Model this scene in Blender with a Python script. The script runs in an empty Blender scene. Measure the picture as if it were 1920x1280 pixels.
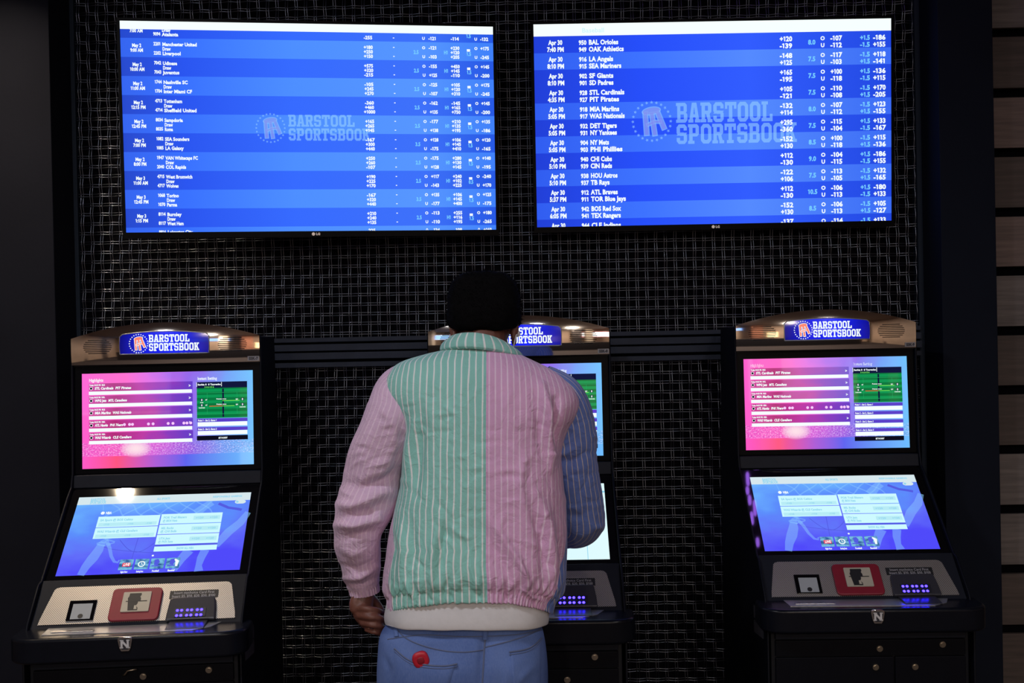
import bpy, bmesh, math, random
import numpy as np
from mathutils import Vector, Matrix
from mathutils.bvhtree import BVHTree

SC = bpy.context.scene
COL = SC.collection

# ------------------------------------------------------------------ camera
FPX = 2000.0
CAM_H = 1.68
YAW, PITCH, ROLL = -0.01855, -0.007084, -0.02023
_f = np.array([math.sin(YAW) * math.cos(PITCH), math.cos(YAW) * math.cos(PITCH), math.sin(PITCH)])
_r = np.array([math.cos(YAW), -math.sin(YAW), 0.0])
_u = np.cross(_r, _f)
_r, _u = math.cos(ROLL) * _r + math.sin(ROLL) * _u, -math.sin(ROLL) * _r + math.cos(ROLL) * _u
CAM = np.array([0.0, 0.0, CAM_H])
cam_data = bpy.data.cameras.new('camera')
cam_data.sensor_fit = 'HORIZONTAL'
cam_data.sensor_width = 36.0
cam_data.lens = 36.0 * FPX / 1920.0
cam_data.clip_start = 0.02
cam = bpy.data.objects.new('camera', cam_data)
COL.objects.link(cam)
cam.matrix_world = Matrix(((_r[0], _u[0], -_f[0], CAM[0]), (_r[1], _u[1], -_f[1], CAM[1]), (_r[2], _u[2], -_f[2], CAM[2]), (0, 0, 0, 1)))
SC.camera = cam


def at(px, py, y):
    """the point at depth y that the camera sees in photo pixel (px, py)"""
    v = _f + (px - 960.0) / FPX * _r - (py - 640.0) / FPX * _u
    return CAM + v * (y / v[1])


def to_px(P):
    d = np.asarray(P, float) - CAM
    z = d @ _f
    return 960 + FPX * (d @ _r) / z, 640 - FPX * (d @ _u) / z


# ------------------------------------------------------------------ world, exposure
world = bpy.data.worlds.new('world')
SC.world = world
world.use_nodes = True
world.node_tree.nodes['Background'].inputs[0].default_value = (0.10, 0.11, 0.16, 1)
world.node_tree.nodes['Background'].inputs[1].default_value = 0.15
vs = SC.view_settings
vs.view_transform = 'Standard'
vs.look = 'None'
vs.exposure = 0.0
vs.gamma = 1.0
vs.use_curve_mapping = False
SC.cycles.use_denoising = True
SC.cycles.max_bounces = 6

# lamps of the hall: (x, y, z, watts, colour, radius)
LAMPS = [
    (-1.97, 3.44, 3.36, 12.0, (1.0, 0.80, 0.56), 0.032),
    (-1.3, 1.15, 3.36, 29.0, (0.86, 0.89, 1.0), 0.16),
    (1.5, 0.9, 3.36, 11.0, (0.80, 0.85, 1.0), 0.16),
    (-2.2, -2.6, 3.36, 31.0, (0.94, 0.90, 0.90), 0.16),
    (0.3, -2.6, 3.36, 22.0, (0.90, 0.91, 1.0), 0.16),
    (2.6, -2.6, 3.36, 24.0, (0.97, 0.88, 0.82), 0.16),
    (-1.0, -5.2, 3.36, 165.0, (1.0, 0.82, 0.66), 0.16),
    (1.8, -5.2, 3.36, 165.0, (1.0, 0.82, 0.66), 0.16),
]


# ------------------------------------------------------------------ helpers
def lin(c):
    return tuple(((x / 255.0) / 12.92 if x / 255.0 <= 0.04045 else ((x / 255.0 + 0.055) / 1.055) ** 2.4) for x in c)


def tag(o, label=None, cat=None, group=None, kind=None):
    if label: o['label'] = label
    if cat: o['category'] = cat
    if group: o['group'] = group
    if kind: o['kind'] = kind
    return o


def empty(name, loc=(0, 0, 0), rz=0.0, parent=None):
    o = bpy.data.objects.new(name, None)
    COL.objects.link(o)
    o.location = loc
    o.rotation_euler = (0, 0, rz)
    o.empty_display_size = 0.1
    if parent: o.parent = parent
    return o


class MB:
    """collects polygons; build() links them as one mesh object"""

    def __init__(self):
        self.v, self.f, self.uv = [], [], []

    def add(self, verts, faces, uvs=None):
        n = len(self.v)
        self.v.extend([tuple(map(float, p)) for p in verts])
        self.f.extend([tuple(i + n for i in q) for q in faces])
        self.uv.extend(uvs if uvs is not None else [(p[0], p[2]) for p in verts])
        return self

    def box(self, x0, x1, y0, y1, z0, z1):
        v = [(x, y, z) for z in (z0, z1) for y in (y0, y1) for x in (x0, x1)]
        return self.add(v, [(0, 2, 3, 1), (4, 5, 7, 6), (0, 1, 5, 4), (2, 6, 7, 3), (0, 4, 6, 2), (1, 3, 7, 5)])

    def prism(self, pts, axis, a, b):
        """pts: closed 2-D outline; axis 'x': (y,z) outline, 'y': (x,z), 'z': (x,y)"""
        n = len(pts)

        def p3(p, t):
            return (t, p[0], p[1]) if axis == 'x' else ((p[0], t, p[1]) if axis == 'y' else (p[0], p[1], t))
        v = [p3(p, a) for p in pts] + [p3(p, b) for p in pts]
        fs = [tuple(range(n))[::-1], tuple(range(n, 2 * n))] + [(i, (i + 1) % n, n + (i + 1) % n, n + i) for i in range(n)]
        return self.add(v, fs)

    def grid(self, P, closed=False, cap0=False, cap1=False, uv=None):
        """P[v][u] rows of points"""
        P = np.asarray(P, float)
        nv, nu = P.shape[:2]
        idx = np.arange(nv * nu).reshape(nv, nu)
        fs = []
        for j in range(nv - 1):
            for i in range(nu if closed else nu - 1):
                k = (i + 1) % nu
                fs.append((idx[j, i], idx[j, k], idx[j + 1, k], idx[j + 1, i]))
        if cap0: fs.append(tuple(idx[0][::-1]))
        if cap1: fs.append(tuple(idx[-1]))
        return self.add(P.reshape(-1, 3), [tuple(int(a) for a in q) for q in fs], None if uv is None else [tuple(t) for t in np.asarray(uv, float).reshape(-1, 2)])

    def tube(self, path, r, n=8, caps=True):
        path = np.asarray(path, float)
        rr = np.full(len(path), r, float) if np.isscalar(r) else np.asarray(r, float)
        T, U, V = frames(path)
        a = np.linspace(0, 2 * math.pi, n, endpoint=False)
        P = path[:, None] + rr[:, None, None] * (np.cos(a)[None, :, None] * U[:, None] + np.sin(a)[None, :, None] * V[:, None])
        return self.grid(P, True, caps, caps)

    def disc(self, c, r, ax, h, n=16):
        """cylinder from c along ax by h"""
        c = np.asarray(c, float); ax = np.asarray(ax, float)
        return self.tube([c, c + ax * h], r, n)

    def mesh(self, name):
        m = bpy.data.meshes.new(name)
        m.from_pydata(self.v, [], self.f)
        if self.uv:
            ul = m.uv_layers.new(name='UVMap')
            li = np.empty(len(m.loops), int)
            m.loops.foreach_get('vertex_index', li)
            ul.data.foreach_set('uv', np.asarray(self.uv, float)[li].ravel())
        m.validate()
        m.update()
        return m

    def build(self, name, mat, parent=None, smooth=False, bevel=0.0, seg=2, fix=True, subsurf=0):
        m = self.mesh(name)
        if fix:
            bm = bmesh.new(); bm.from_mesh(m)
            bmesh.ops.recalc_face_normals(bm, faces=bm.faces)
            bm.to_mesh(m); bm.free()
        o = bpy.data.objects.new(name, m)
        COL.objects.link(o)
        m.materials.append(mat)
        if smooth: m.shade_smooth()
        if bevel > 0:
            b = o.modifiers.new('bevel', 'BEVEL')
            b.width = bevel; b.segments = seg; b.limit_method = 'ANGLE'; b.angle_limit = math.radians(35)
            m.shade_smooth()
            b.harden_normals = True
        if subsurf:
            s = o.modifiers.new('sub', 'SUBSURF'); s.levels = s.render_levels = subsurf
        if parent: o.parent = parent
        return o


def frames(path):
    path = np.asarray(path, float)
    n = len(path)
    T = np.gradient(path, axis=0)
    T /= np.linalg.norm(T, axis=1)[:, None] + 1e-12
    U = np.zeros_like(T); V = np.zeros_like(T)
    u = np.array([1.0, 0, 0]) if abs(T[0][0]) < 0.9 else np.array([0, 1.0, 0])
    for i in range(n):
        u = u - T[i] * (u @ T[i])
        u /= np.linalg.norm(u)
        U[i] = u; V[i] = np.cross(T[i], u)
    return T, U, V


def catmull(rows, m):
    """resample control rows (n, k) to m rows on a Catmull-Rom spline"""
    rows = np.asarray(rows, float)
    n = len(rows)
    t = np.linspace(0, n - 1, m)
    i = np.clip(t.astype(int), 0, n - 2)
    s = (t - i)[:, None]
    p0 = rows[np.clip(i - 1, 0, n - 1)]; p1 = rows[i]; p2 = rows[i + 1]; p3 = rows[np.clip(i + 2, 0, n - 1)]
    return 0.5 * ((2 * p1) + (-p0 + p2) * s + (2 * p0 - 5 * p1 + 4 * p2 - p3) * s ** 2 + (-p0 + 3 * p1 - 3 * p2 + p3) * s ** 3)


# ------------------------------------------------------------------ materials
MATS = {}


def nodes_of(name):
    m = bpy.data.materials.new(name)
    m.use_nodes = True
    nt = m.node_tree
    return m, nt, nt.nodes['Principled BSDF']


def N(nt, typ, **kw):
    n = nt.nodes.new(typ)
    for k, v in kw.items():
        if k.startswith('i_'):
            n.inputs[int(k[2:])].default_value = v
        else:
            setattr(n, k, v)
    return n


def math_node(nt, op, a, b=None, clamp=False):
    n = nt.nodes.new('ShaderNodeMath'); n.operation = op; n.use_clamp = clamp
    for i, x in enumerate((a, b)):
        if x is None: continue
        if isinstance(x, (int, float)): n.inputs[i].default_value = x
        else: nt.links.new(x, n.inputs[i])
    return n.outputs[0]


def mixc(nt, fac, a, b):
    n = nt.nodes.new('ShaderNodeMix'); n.data_type = 'RGBA'
    for s, x in ((n.inputs[0], fac), (n.inputs[6], a), (n.inputs[7], b)):
        if isinstance(x, (int, float)): s.default_value = x
        elif isinstance(x, tuple): s.default_value = (*x[:3], 1)
        else: nt.links.new(x, s)
    return n.outputs[2]


def surf(name, col, rough=0.5, metal=0.0, spec=0.5, var=0.12, scale=30.0, bump=0.0, bscale=200.0, coat=0.0):
    """plain procedural surface: base colour with a little noise, optional fine bump"""
    m, nt, b = nodes_of(name)
    tc = N(nt, 'ShaderNodeTexCoord')
    nz = N(nt, 'ShaderNodeTexNoise'); nz.inputs['Scale'].default_value = scale; nz.inputs['Detail'].default_value = 4
    nt.links.new(tc.outputs['Object'], nz.inputs['Vector'])
    lo = tuple(c * (1 - var) for c in col); hi = tuple(min(1, c * (1 + var)) for c in col)
    nt.links.new(mixc(nt, nz.outputs['Fac'], lo, hi), b.inputs['Base Color'])
    b.inputs['Roughness'].default_value = rough
    b.inputs['Metallic'].default_value = metal
    b.inputs['Specular IOR Level'].default_value = spec
    b.inputs['Coat Weight'].default_value = coat
    if bump:
        n2 = N(nt, 'ShaderNodeTexNoise'); n2.inputs['Scale'].default_value = bscale
        nt.links.new(tc.outputs['Object'], n2.inputs['Vector'])
        bp = N(nt, 'ShaderNodeBump'); bp.inputs['Strength'].default_value = bump; bp.inputs['Distance'].default_value = 0.002
        nt.links.new(n2.outputs['Fac'], bp.inputs['Height'])
        nt.links.new(bp.outputs['Normal'], b.inputs['Normal'])
    MATS[name] = m
    return m


def glow(name, col, strength=1.0):
    """something that gives off light (screen pixels, lamps)"""
    m = bpy.data.materials.new(name)
    m.use_nodes = True
    nt = m.node_tree
    nt.nodes.remove(nt.nodes['Principled BSDF'])
    e = N(nt, 'ShaderNodeEmission')
    e.inputs[0].default_value = (*col, 1); e.inputs[1].default_value = strength
    nt.links.new(e.outputs[0], nt.nodes['Material Output'].inputs[0])
    MATS[name] = m
    return m


def pixel(name, col, strength=1.0, gloss=0.03, spec=0.4):
    """lit picture elements behind the same glossy glass"""
    m, nt, b = nodes_of(name)
    b.inputs['Base Color'].default_value = (0, 0, 0, 1)
    b.inputs['Roughness'].default_value = gloss
    b.inputs['Specular IOR Level'].default_value = spec
    b.inputs['Emission Color'].default_value = (*col, 1)
    b.inputs['Emission Strength'].default_value = strength
    MATS[name] = m
    return m


def ramp(nt, fac, stops, interp='LINEAR'):
    r = N(nt, 'ShaderNodeValToRGB')
    r.color_ramp.interpolation = interp
    el = r.color_ramp.elements
    while len(el) < len(stops): el.new(0.5)
    for e, (p, c) in zip(el, stops):
        e.position = p; e.color = (*c, 1)
    nt.links.new(fac, r.inputs[0])
    return r.outputs[0]


def uv_nodes(nt):
    u = N(nt, 'ShaderNodeUVMap'); u.uv_map = 'UVMap'
    s = N(nt, 'ShaderNodeSeparateXYZ')
    nt.links.new(u.outputs[0], s.inputs[0])
    return u.outputs[0], s.outputs[0], s.outputs[1]


def screen_mat(name, maker, gloss=0.03, spec=0.4):
    """lit glass panel: emission from maker(nt, uv, u, v) under a glossy face"""
    m, nt, b = nodes_of(name)
    uv, u, v = uv_nodes(nt)
    b.inputs['Base Color'].default_value = (0, 0, 0, 1)
    b.inputs['Roughness'].default_value = gloss
    b.inputs['Specular IOR Level'].default_value = spec
    nt.links.new(maker(nt, uv, u, v), b.inputs['Emission Color'])
    b.inputs['Emission Strength'].default_value = 1.0
    MATS[name] = m
    return m


surf('wall_paint', (0.0095, 0.0105, 0.017), 0.9, spec=0.08, var=0.25, scale=3, bump=0.15, bscale=60)
surf('column_paint', (0.009, 0.0115, 0.020), 0.85, spec=0.08, var=0.2, scale=4)
surf('recess_black', (0.003, 0.003, 0.005), 0.9, spec=0.05)
surf('frame_blue', (0.012, 0.020, 0.034), 0.6, spec=0.2)
surf('rail_grey', (0.030, 0.037, 0.058), 0.7, spec=0.25, var=0.3, scale=14, bump=0.2, bscale=40)
surf('wire', (0.22, 0.237, 0.29), 0.31, metal=1.0, var=0.2, scale=40)
surf('floor_carpet', (0.035, 0.022, 0.02), 0.9, var=0.5, scale=25, bump=0.4, bscale=300)
surf('ceiling_dark', (0.20, 0.15, 0.12), 0.85)
surf('hall_wall', (0.34, 0.24, 0.17), 0.7, var=0.5, scale=0.9)
surf('black_plastic', (0.006, 0.006, 0.008), 0.45, spec=0.2, var=0.2)
surf('black_gloss', (0.003, 0.003, 0.004), 0.035, var=0.1)
surf('black_satin', (0.002, 0.002, 0.003), 0.40, spec=0.06, var=0.1)
surf('cabinet', (0.0045, 0.0055, 0.0095), 0.5, spec=0.10, var=0.2, scale=20, bump=0.1, bscale=500)
surf('cabinet_grey', (0.010, 0.012, 0.019), 0.5, spec=0.12, var=0.2)
surf('cabinet_door', (0.0035, 0.004, 0.007), 0.5, spec=0.10, var=0.2)
surf('ledge', (0.005, 0.006, 0.010), 0.26, spec=0.22, var=0.2)
surf('tray', (0.45, 0.47, 0.50), 0.34, metal=0.8, var=0.1)
surf('emblem_white', (0.62, 0.62, 0.64), 0.4)
surf('chrome', (0.86, 0.84, 0.82), 0.045, metal=1.0, var=0.02, scale=5)
surf('steel', (0.5, 0.5, 0.52), 0.25, metal=1.0)
surf('brass', (0.45, 0.40, 0.32), 0.3, metal=1.0)
surf('red_plastic', (0.20, 0.008, 0.022), 0.38, var=0.15)
surf('ivory_plastic', (0.40, 0.37, 0.30), 0.45, var=0.1)
surf('window_glass', (0.34, 0.37, 0.40), 0.15, var=0.05)
surf('label_black', (0.006, 0.006, 0.008), 0.5)
surf('label_print', (0.32, 0.32, 0.35), 0.6)
surf('tag_grey', (0.30, 0.29, 0.31), 0.5)
surf('print_dark', (0.02, 0.02, 0.03), 0.6)
surf('sticker_grey', (0.05, 0.05, 0.06), 0.6)
surf('led_housing', (0.03, 0.03, 0.04), 0.28)
surf('lamp_metal', (0.3, 0.3, 0.3), 0.4, metal=0.8)
glow('led_blue', (0.018, 0.010, 1.0), 22.0)
glow('white_px', (0.91, 1.0, 1.0), 1.02)
pixel('white_soft', (0.80, 0.95, 1.0), 0.85)
glow('cyan_px', lin((120, 205, 255)), 1.0)
glow('cyan_faint', lin((205, 245, 250)), 1.0)
glow('lamp_glow', (1.0, 0.86, 0.70), 14.0)


def mk_deck(name):
    m, nt, b = nodes_of(name)
    tc = N(nt, 'ShaderNodeTexCoord')
    mp = N(nt, 'ShaderNodeMapping'); mp.inputs['Rotation'].default_value = (0, 0, 0)
    uv, u, v = uv_nodes(nt)
    P = 0.0062
    a = math_node(nt, 'SINE', math_node(nt, 'MULTIPLY', u, 2 * math.pi / P))
    c = math_node(nt, 'SINE', math_node(nt, 'MULTIPLY', v, 2 * math.pi / P))
    h = math_node(nt, 'MULTIPLY', a, c)
    hole = math_node(nt, 'GREATER_THAN', h, 0.25)
    nt.links.new(mixc(nt, hole, (0.62, 0.58, 0.54), (0.10, 0.095, 0.09)), b.inputs['Base Color'])
    b.inputs['Metallic'].default_value = 0.9
    b.inputs['Roughness'].default_value = 0.40
    bp = N(nt, 'ShaderNodeBump'); bp.inputs['Strength'].default_value = 0.5; bp.inputs['Distance'].default_value = 0.001
    bp.invert = True
    nt.links.new(hole, bp.inputs['Height']); nt.links.new(bp.outputs[0], b.inputs['Normal'])
    MATS[name] = m


mk_deck('perforated_steel')


def mk_wood(name, c0, c1):
    m, nt, b = nodes_of(name)
    tc = N(nt, 'ShaderNodeTexCoord')
    mp = N(nt, 'ShaderNodeMapping'); mp.inputs['Scale'].default_value = (1.5, 4, 26)
    nt.links.new(tc.outputs['Object'], mp.inputs[0])
    nz = N(nt, 'ShaderNodeTexNoise'); nz.inputs['Scale'].default_value = 3; nz.inputs['Detail'].default_value = 8
    nt.links.new(mp.outputs[0], nz.inputs['Vector'])
    nt.links.new(ramp(nt, nz.outputs['Fac'], [(0.3, c0), (0.7, c1)]), b.inputs['Base Color'])
    b.inputs['Roughness'].default_value = 0.7
    MATS[name] = m


mk_wood('wood_grey', (0.11, 0.096, 0.092), (0.19, 0.162, 0.155))
mk_wood('wood_brown', (0.058, 0.044, 0.040), (0.098, 0.074, 0.066))
mk_wood('wood_red', (0.12, 0.088, 0.080), (0.20, 0.145, 0.130))

# ------------------------------------------------------------------ the setting
WALL_Y = 4.0955


def struct(name, mb, mat, parent=None, **kw):
    o = mb.build(name, MATS[mat], parent, **kw)
    if parent is None: o['kind'] = 'structure'
    return o


CEIL = 3.40
HX, HY = 5.0, -7.2
struct('floor', MB().box(-HX, HX, HY, 4.4, -0.1, 0.0), 'floor_carpet')
struct('ceiling', MB().box(-HX, HX, HY, 4.4, CEIL, CEIL + 0.1), 'ceiling_dark')
struct('wall_hall', MB().box(-HX, HX, HY - 0.1, HY, 0, CEIL), 'hall_wall')
struct('wall_left', MB().box(-HX - 0.1, -HX, HY, 4.4, 0, CEIL), 'hall_wall')
struct('wall_right', MB().box(HX, HX + 0.1, HY, 4.4, 0, CEIL), 'hall_wall')
wb = struct('wall_back', MB().box(-1.86, 1.56, 4.135, 4.20, 0, CEIL), 'recess_black')
pl = struct('wall_pillar', MB().box(-HX, -1.753, 3.90, 4.30, 0, CEIL), 'wall_paint', bevel=0.003)
col_o = struct('wall_column', MB().box(1.492, 1.690, 3.90, 4.30, 0, CEIL), 'column_paint', bevel=0.003)
struct('wall_behind_planks', MB().box(1.69, HX, 4.06, 4.30, 0, CEIL), 'recess_black')

# wooden cladding boards beside the column, one board each
plank_root = empty('trim_1', (1.69, 4.0, 0)); plank_root['kind'] = 'structure'
zs = [0.0, 0.095, 0.320, 0.542, 0.766, 0.989, 1.212, 1.434, 1.654, 1.876, 2.095, 2.317, 2.538, 2.762, 2.985, 3.21, 3.40]
wk = ['wood_brown', 'wood_brown', 'wood_brown', 'wood_brown', 'wood_grey', 'wood_grey', 'wood_brown', 'wood_brown', 'wood_grey', 'wood_red', 'wood_brown', 'wood_red', 'wood_brown', 'wood_grey', 'wood_brown', 'wood_grey']
for i in range(len(zs) - 1):
    z0, z1 = zs[i] + 0.017, zs[i + 1] - 0.017
    MB().box(0.004, 1.30, 0.0 + 0.002 * (i % 3), 0.022, z0, z1).build('plank', MATS[wk[i]], plank_root, bevel=0.002)

# frame strips and rails around the mesh
for nm, b in (('mesh_frame', (-1.760, -1.738, 4.080, 4.14, 0, CEIL)), ('mesh_frame', (1.474, 1.496, 4.080, 4.14, 0, CEIL))):
    MB().box(*b).build(nm, MATS['frame_blue'], wb, bevel=0.002)
for z0, z1, dy in ((1.6635, 1.6805, 0.0), (1.630, 1.6555, -0.006), (1.597, 1.6235, -0.010), (1.567, 1.586, -0.004)):
    MB().box(-1.738, 1.474, 4.066 + dy, 4.14, z0, z1).build('rail_slat', MATS['rail_grey'], wb, bevel=0.002)


def weave(x0, x1, z0, z1, xo, zo, P=0.0368):
    """double-crimped wire mesh: pairs of wires, plain weave; returns (vertical, horizontal) meshes"""
    nx = int((x1 - x0) / P) + 1; nz = int((z1 - z0) / P) + 1
    amp, half, rad, gap = 0.0030, 0.0066, 0.00145, 0.0046
    sec = [(-1, 0), (0, -1), (1, 0), (0, 1)]

    def wires(lines, n_cross, c0, lim0, lim1, phase, vertical):
        ts, cs = [], []
        for k in range(-1, n_cross + 2):
            c = c0 + k * P
            for e in (-half, half):
                ts.append(c + e); cs.append(k)
        ts = np.array(ts); cs = np.array(cs)
        keep = (ts >= lim0) & (ts <= lim1)
        ts, cs = ts[keep], cs[keep]
        ts = np.concatenate([[lim0], ts, [lim1]]); cs = np.concatenate([[cs[0]], cs, [cs[-1]]])
        V, Fc = [], []
        for (a, j) in lines:
            off = amp * np.where((cs + j + phase) % 2 == 0, -1.0, 1.0)
            n = len(ts); base = sum(len(q) for q in V)
            ring = np.zeros((n, 4, 3))
            for s, (da, dd) in enumerate(sec):
                if vertical:
                    ring[:, s, 0] = a + da * rad; ring[:, s, 2] = ts
                else:
                    ring[:, s, 2] = a + da * rad; ring[:, s, 0] = ts
                ring[:, s, 1] = off + dd * rad
            V.append(ring.reshape(-1, 3))
            i = np.arange(n - 1)[:, None] * 4; s = np.arange(4)[None]; s2 = (s + 1) % 4
            Fc.append((np.stack([i + s, i + s2, i + 4 + s2, i + 4 + s], -1).reshape(-1, 4)) + base)
        return np.concatenate(V), np.concatenate(Fc)

    vl = [(x0 + xo + i * P + g, i) for i in range(nx + 1) for g in (-gap, gap) if x0 < x0 + xo + i * P + g < x1]
    hl = [(z0 + zo + i * P + g, i) for i in range(nz + 1) for g in (-gap, gap) if z0 < z0 + zo + i * P + g < z1]
    return wires(vl, nz, z0 + zo, z0, z1, 0, True), wires(hl, nx, x0 + xo, x0, x1, 1, False)


def big_mesh(name, V, Fc, mat, parent, y):
    m = bpy.data.meshes.new(name)
    m.vertices.add(len(V)); m.vertices.foreach_set('co', (V + np.array([0, y, 0])).ravel())
    m.loops.add(Fc.size); m.loops.foreach_set('vertex_index', Fc.ravel().astype(np.int32))
    m.polygons.add(len(Fc))
    m.polygons.foreach_set('loop_start', np.arange(0, Fc.size, 4, dtype=np.int32))
    m.update(calc_edges=True); m.validate()
    m.shade_smooth()
    m.materials.append(mat)
    o = bpy.data.objects.new(name, m); COL.objects.link(o); o.parent = parent
    o['kind'] = 'stuff'
    return o


for z0, z1, xo, zo in ((1.6805, CEIL, 0.0115, 0.0150), (0.02, 1.567, 0.0235, 0.0285)):
    (a, b), (c, d) = weave(-1.738, 1.474, z0, z1, xo, zo)
    big_mesh('vertical_wires', a, b, MATS['wire'], wb, WALL_Y)
    big_mesh('horizontal_wires', c, d, MATS['wire'], wb, WALL_Y)

# ------------------------------------------------------------------ ceiling lamps of the hall
for i, (x, y, z, w, c, r) in enumerate(LAMPS):
    t = empty('ceiling_downlight', (x, y, CEIL))
    where = ['above the pillar beside the first kiosk', 'over the hall, front row, pillar side', 'over the hall, front row, plank side', 'second row, pillar side', 'second row, middle', 'second row, plank side', 'last row, pillar side', 'last row, plank side'][i]
    tag(t, 'round recessed ceiling downlight ' + where, 'light', 'ceiling downlights')
    a = np.linspace(0, 2 * math.pi, 28, endpoint=False)
    prof = [(r * 1.35, 0.0), (r * 1.35, -0.012), (r * 1.05, -0.02), (r * 1.02, -0.004)]
    P = np.array([[(p * math.cos(t_), p * math.sin(t_), q) for t_ in a] for p, q in prof])
    MB().grid(P, True).build('trim_ring', MATS['lamp_metal'], t, smooth=True)
    MB().disc((0, 0, -0.004), r * 1.03, (0, 0, -1), 0.006, 28).build('diffuser', MATS['lamp_glow'], t)
    L = bpy.data.lights.new('downlight_lamp', 'AREA')
    L.shape = 'DISK'; L.size = r * 1.9; L.energy = w; L.color = c
    if i == 0: L.spread = math.radians(95)
    lo = bpy.data.objects.new('downlight_lamp', L); COL.objects.link(lo); lo.parent = t
    lo.location = (0, 0, -0.022)

# invented lit boards behind the camera, added to show in the chrome and glass
glow('hall_blue', (0.25, 0.45, 1.0), 2.2); glow('hall_white', (1.0, 0.93, 0.86), 2.6); glow('hall_red', (1.0, 0.05, 0.06), 2.6); glow('hall_warm', (1.0, 0.62, 0.30), 3.0); glow('hall_purple', (0.40, 0.15, 1.0), 16.0)


def added_board(x, z, w, h, face, edge, label):
    o = empty('added_lit_board', (x, HY, z)); tag(o, label, 'sign', 'lit boards added for reflections')
    MB().box(-w / 2, w / 2, 0.005, 0.06, -h / 2, h / 2).build('board_box', MATS['black_plastic'], o, bevel=0.01)
    MB().box(-w / 2 + .05, w / 2 - .05, 0.06, 0.066, -h / 2 + .05, h / 2 - .05).build('lit_face', MATS[face], o)
    MB().tube([(-w / 2 + .02, .07, -h / 2 + .02), (w / 2 - .02, .07, -h / 2 + .02), (w / 2 - .02, .07, h / 2 - .02), (-w / 2 + .02, .07, h / 2 - .02), (-w / 2 + .02, .07, -h / 2 + .02)], .018, 8).build('lit_edge', MATS[edge], o, smooth=True)


added_board(-3.4, 2.35, 1.9, 0.9, 'hall_blue', 'hall_white', 'added blue lit board on the far hall wall, pillar side')
added_board(-0.9, 2.75, 1.6, 0.5, 'hall_blue', 'hall_blue', 'small added blue lit board high on the far hall wall')
added_board(3.3, 2.35, 1.5, 1.0, 'hall_white', 'hall_red', 'added white lit board with a red glowing edge on the far hall wall')
added_board(1.2, 1.6, 0.5, 1.1, 'hall_warm', 'hall_warm', 'added upright warm lit board low on the far hall wall')
added_board(-1.9, 1.3, 0.9, 0.4, 'hall_white', 'hall_red', 'small added white board with red edge low on the far hall wall')
for k, (x_, y_, l) in enumerate(((1.116, 3.584, 0.045), (1.121, 3.646, 0.075), (1.125, 3.533, 0.055), (1.150, 3.490, 0.085), (1.131, 3.436, 0.07), (1.154, 3.308, 0.05))):
    o = empty('ceiling_tube_lamp', (x_, y_, CEIL))
    tag(o, ['purple tube lamp on the ceiling, nearest the mesh wall but one', 'purple tube lamp on the ceiling, nearest the mesh wall', 'purple tube lamp on the ceiling, third from the mesh wall', 'purple tube lamp on the ceiling, fourth from the mesh wall', 'purple tube lamp on the ceiling, fifth from the mesh wall', 'purple tube lamp on the ceiling, farthest from the mesh wall'][k], 'light', 'purple tube lamps')
    MB().box(-.006, .006, -l / 2, l / 2, -.056, 0).build('lamp_base', MATS['black_plastic'], o)
    MB().tube([(0, -l / 2, -.065), (0, -l / 2 + .012, -.065), (0, l / 2 - .012, -.065), (0, l / 2, -.065)], [.004, .009, .009, .004], 10).build('lamp_tube', MATS['hall_purple'], o, smooth=True)

surf('hall_beige', (0.55, 0.46, 0.36), 0.6); surf('hall_dark', (0.03, 0.022, 0.02), 0.6); surf('hall_brick', (0.30, 0.12, 0.07), 0.8, var=0.4, scale=6)
for k, (x, y, w, mt) in enumerate(((-3.9, -5.6, .55, 'hall_beige'), (-2.3, -6.6, .8, 'hall_dark'), (-0.45, -6.2, .35, 'hall_beige'), (0.55, -6.9, .5, 'hall_brick'), (2.15, -6.3, .4, 'hall_dark'), (2.75, -6.6, .3, 'hall_beige'), (4.3, -5.4, .6, 'hall_brick'))):  # light and dark columns added behind the camera to vary the chrome reflections
    struct('added_column', MB().box(x - w / 2, x + w / 2, y - .2, y + .2, 0, CEIL), mt, bevel=0.01)
struct('added_partition', MB().box(-4.0, 4.2, -4.35, -4.2, 0, 1.05), 'hall_dark', bevel=0.01)  # dark low block, likewise added out of view for the chrome to mirror

# ------------------------------------------------------------------ lettering
GLY = {}


def _raw(s, off):
    cu = bpy.data.curves.new('glyph_curve', 'FONT')
    cu.body = s; cu.size = 1.0; cu.resolution_u = 2; cu.fill_mode = 'FRONT'; cu.offset = off
    o = bpy.data.objects.new('glyph_curve', cu)
    COL.objects.link(o)
    bpy.context.view_layer.update()
    dg = bpy.context.evaluated_depsgraph_get()
    me = bpy.data.meshes.new_from_object(o.evaluated_get(dg))
    v = np.array([p.co[:2] for p in me.vertices]).reshape(-1, 2)
    f = [tuple(p.vertices) for p in me.polygons]
    bpy.data.objects.remove(o); bpy.data.curves.remove(cu); bpy.data.meshes.remove(me)
    return v, f


_cap = None


def glyph(ch, bold):
    global _cap
    if _cap is None:
        v, f = _raw('H', 0.0); _cap = v[:, 1].max()
    k = (ch, bold)
    if k not in GLY:
        off = 0.045 if bold else 0.012
        v, f = _raw(ch, off) if ch != ' ' else (np.zeros((0, 2)), [])
        a, _ = _raw('H' + ch + 'H', 0.0); b, _ = _raw('HH', 0.0)
        adv = (a[:, 0].max() - b[:, 0].max())
        if ch == '1':       # a one with a flag
            t = .13 if bold else .085
            v = np.array([(.34 - t, -.02), (.34 + t, -.02), (.34 + t, 1.02), (.34 - t, 1.02), (.34 - t, .80), (.02, .70), (.02, .70 + 1.5 * t)]) * _cap
            f = [(0, 1, 2, 3), (3, 6, 5, 4)]
            adv = .62 * _cap
        GLY[k] = (v / _cap, f, adv / _cap + (0.02 if bold else 0.0))
    return GLY[k]


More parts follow.
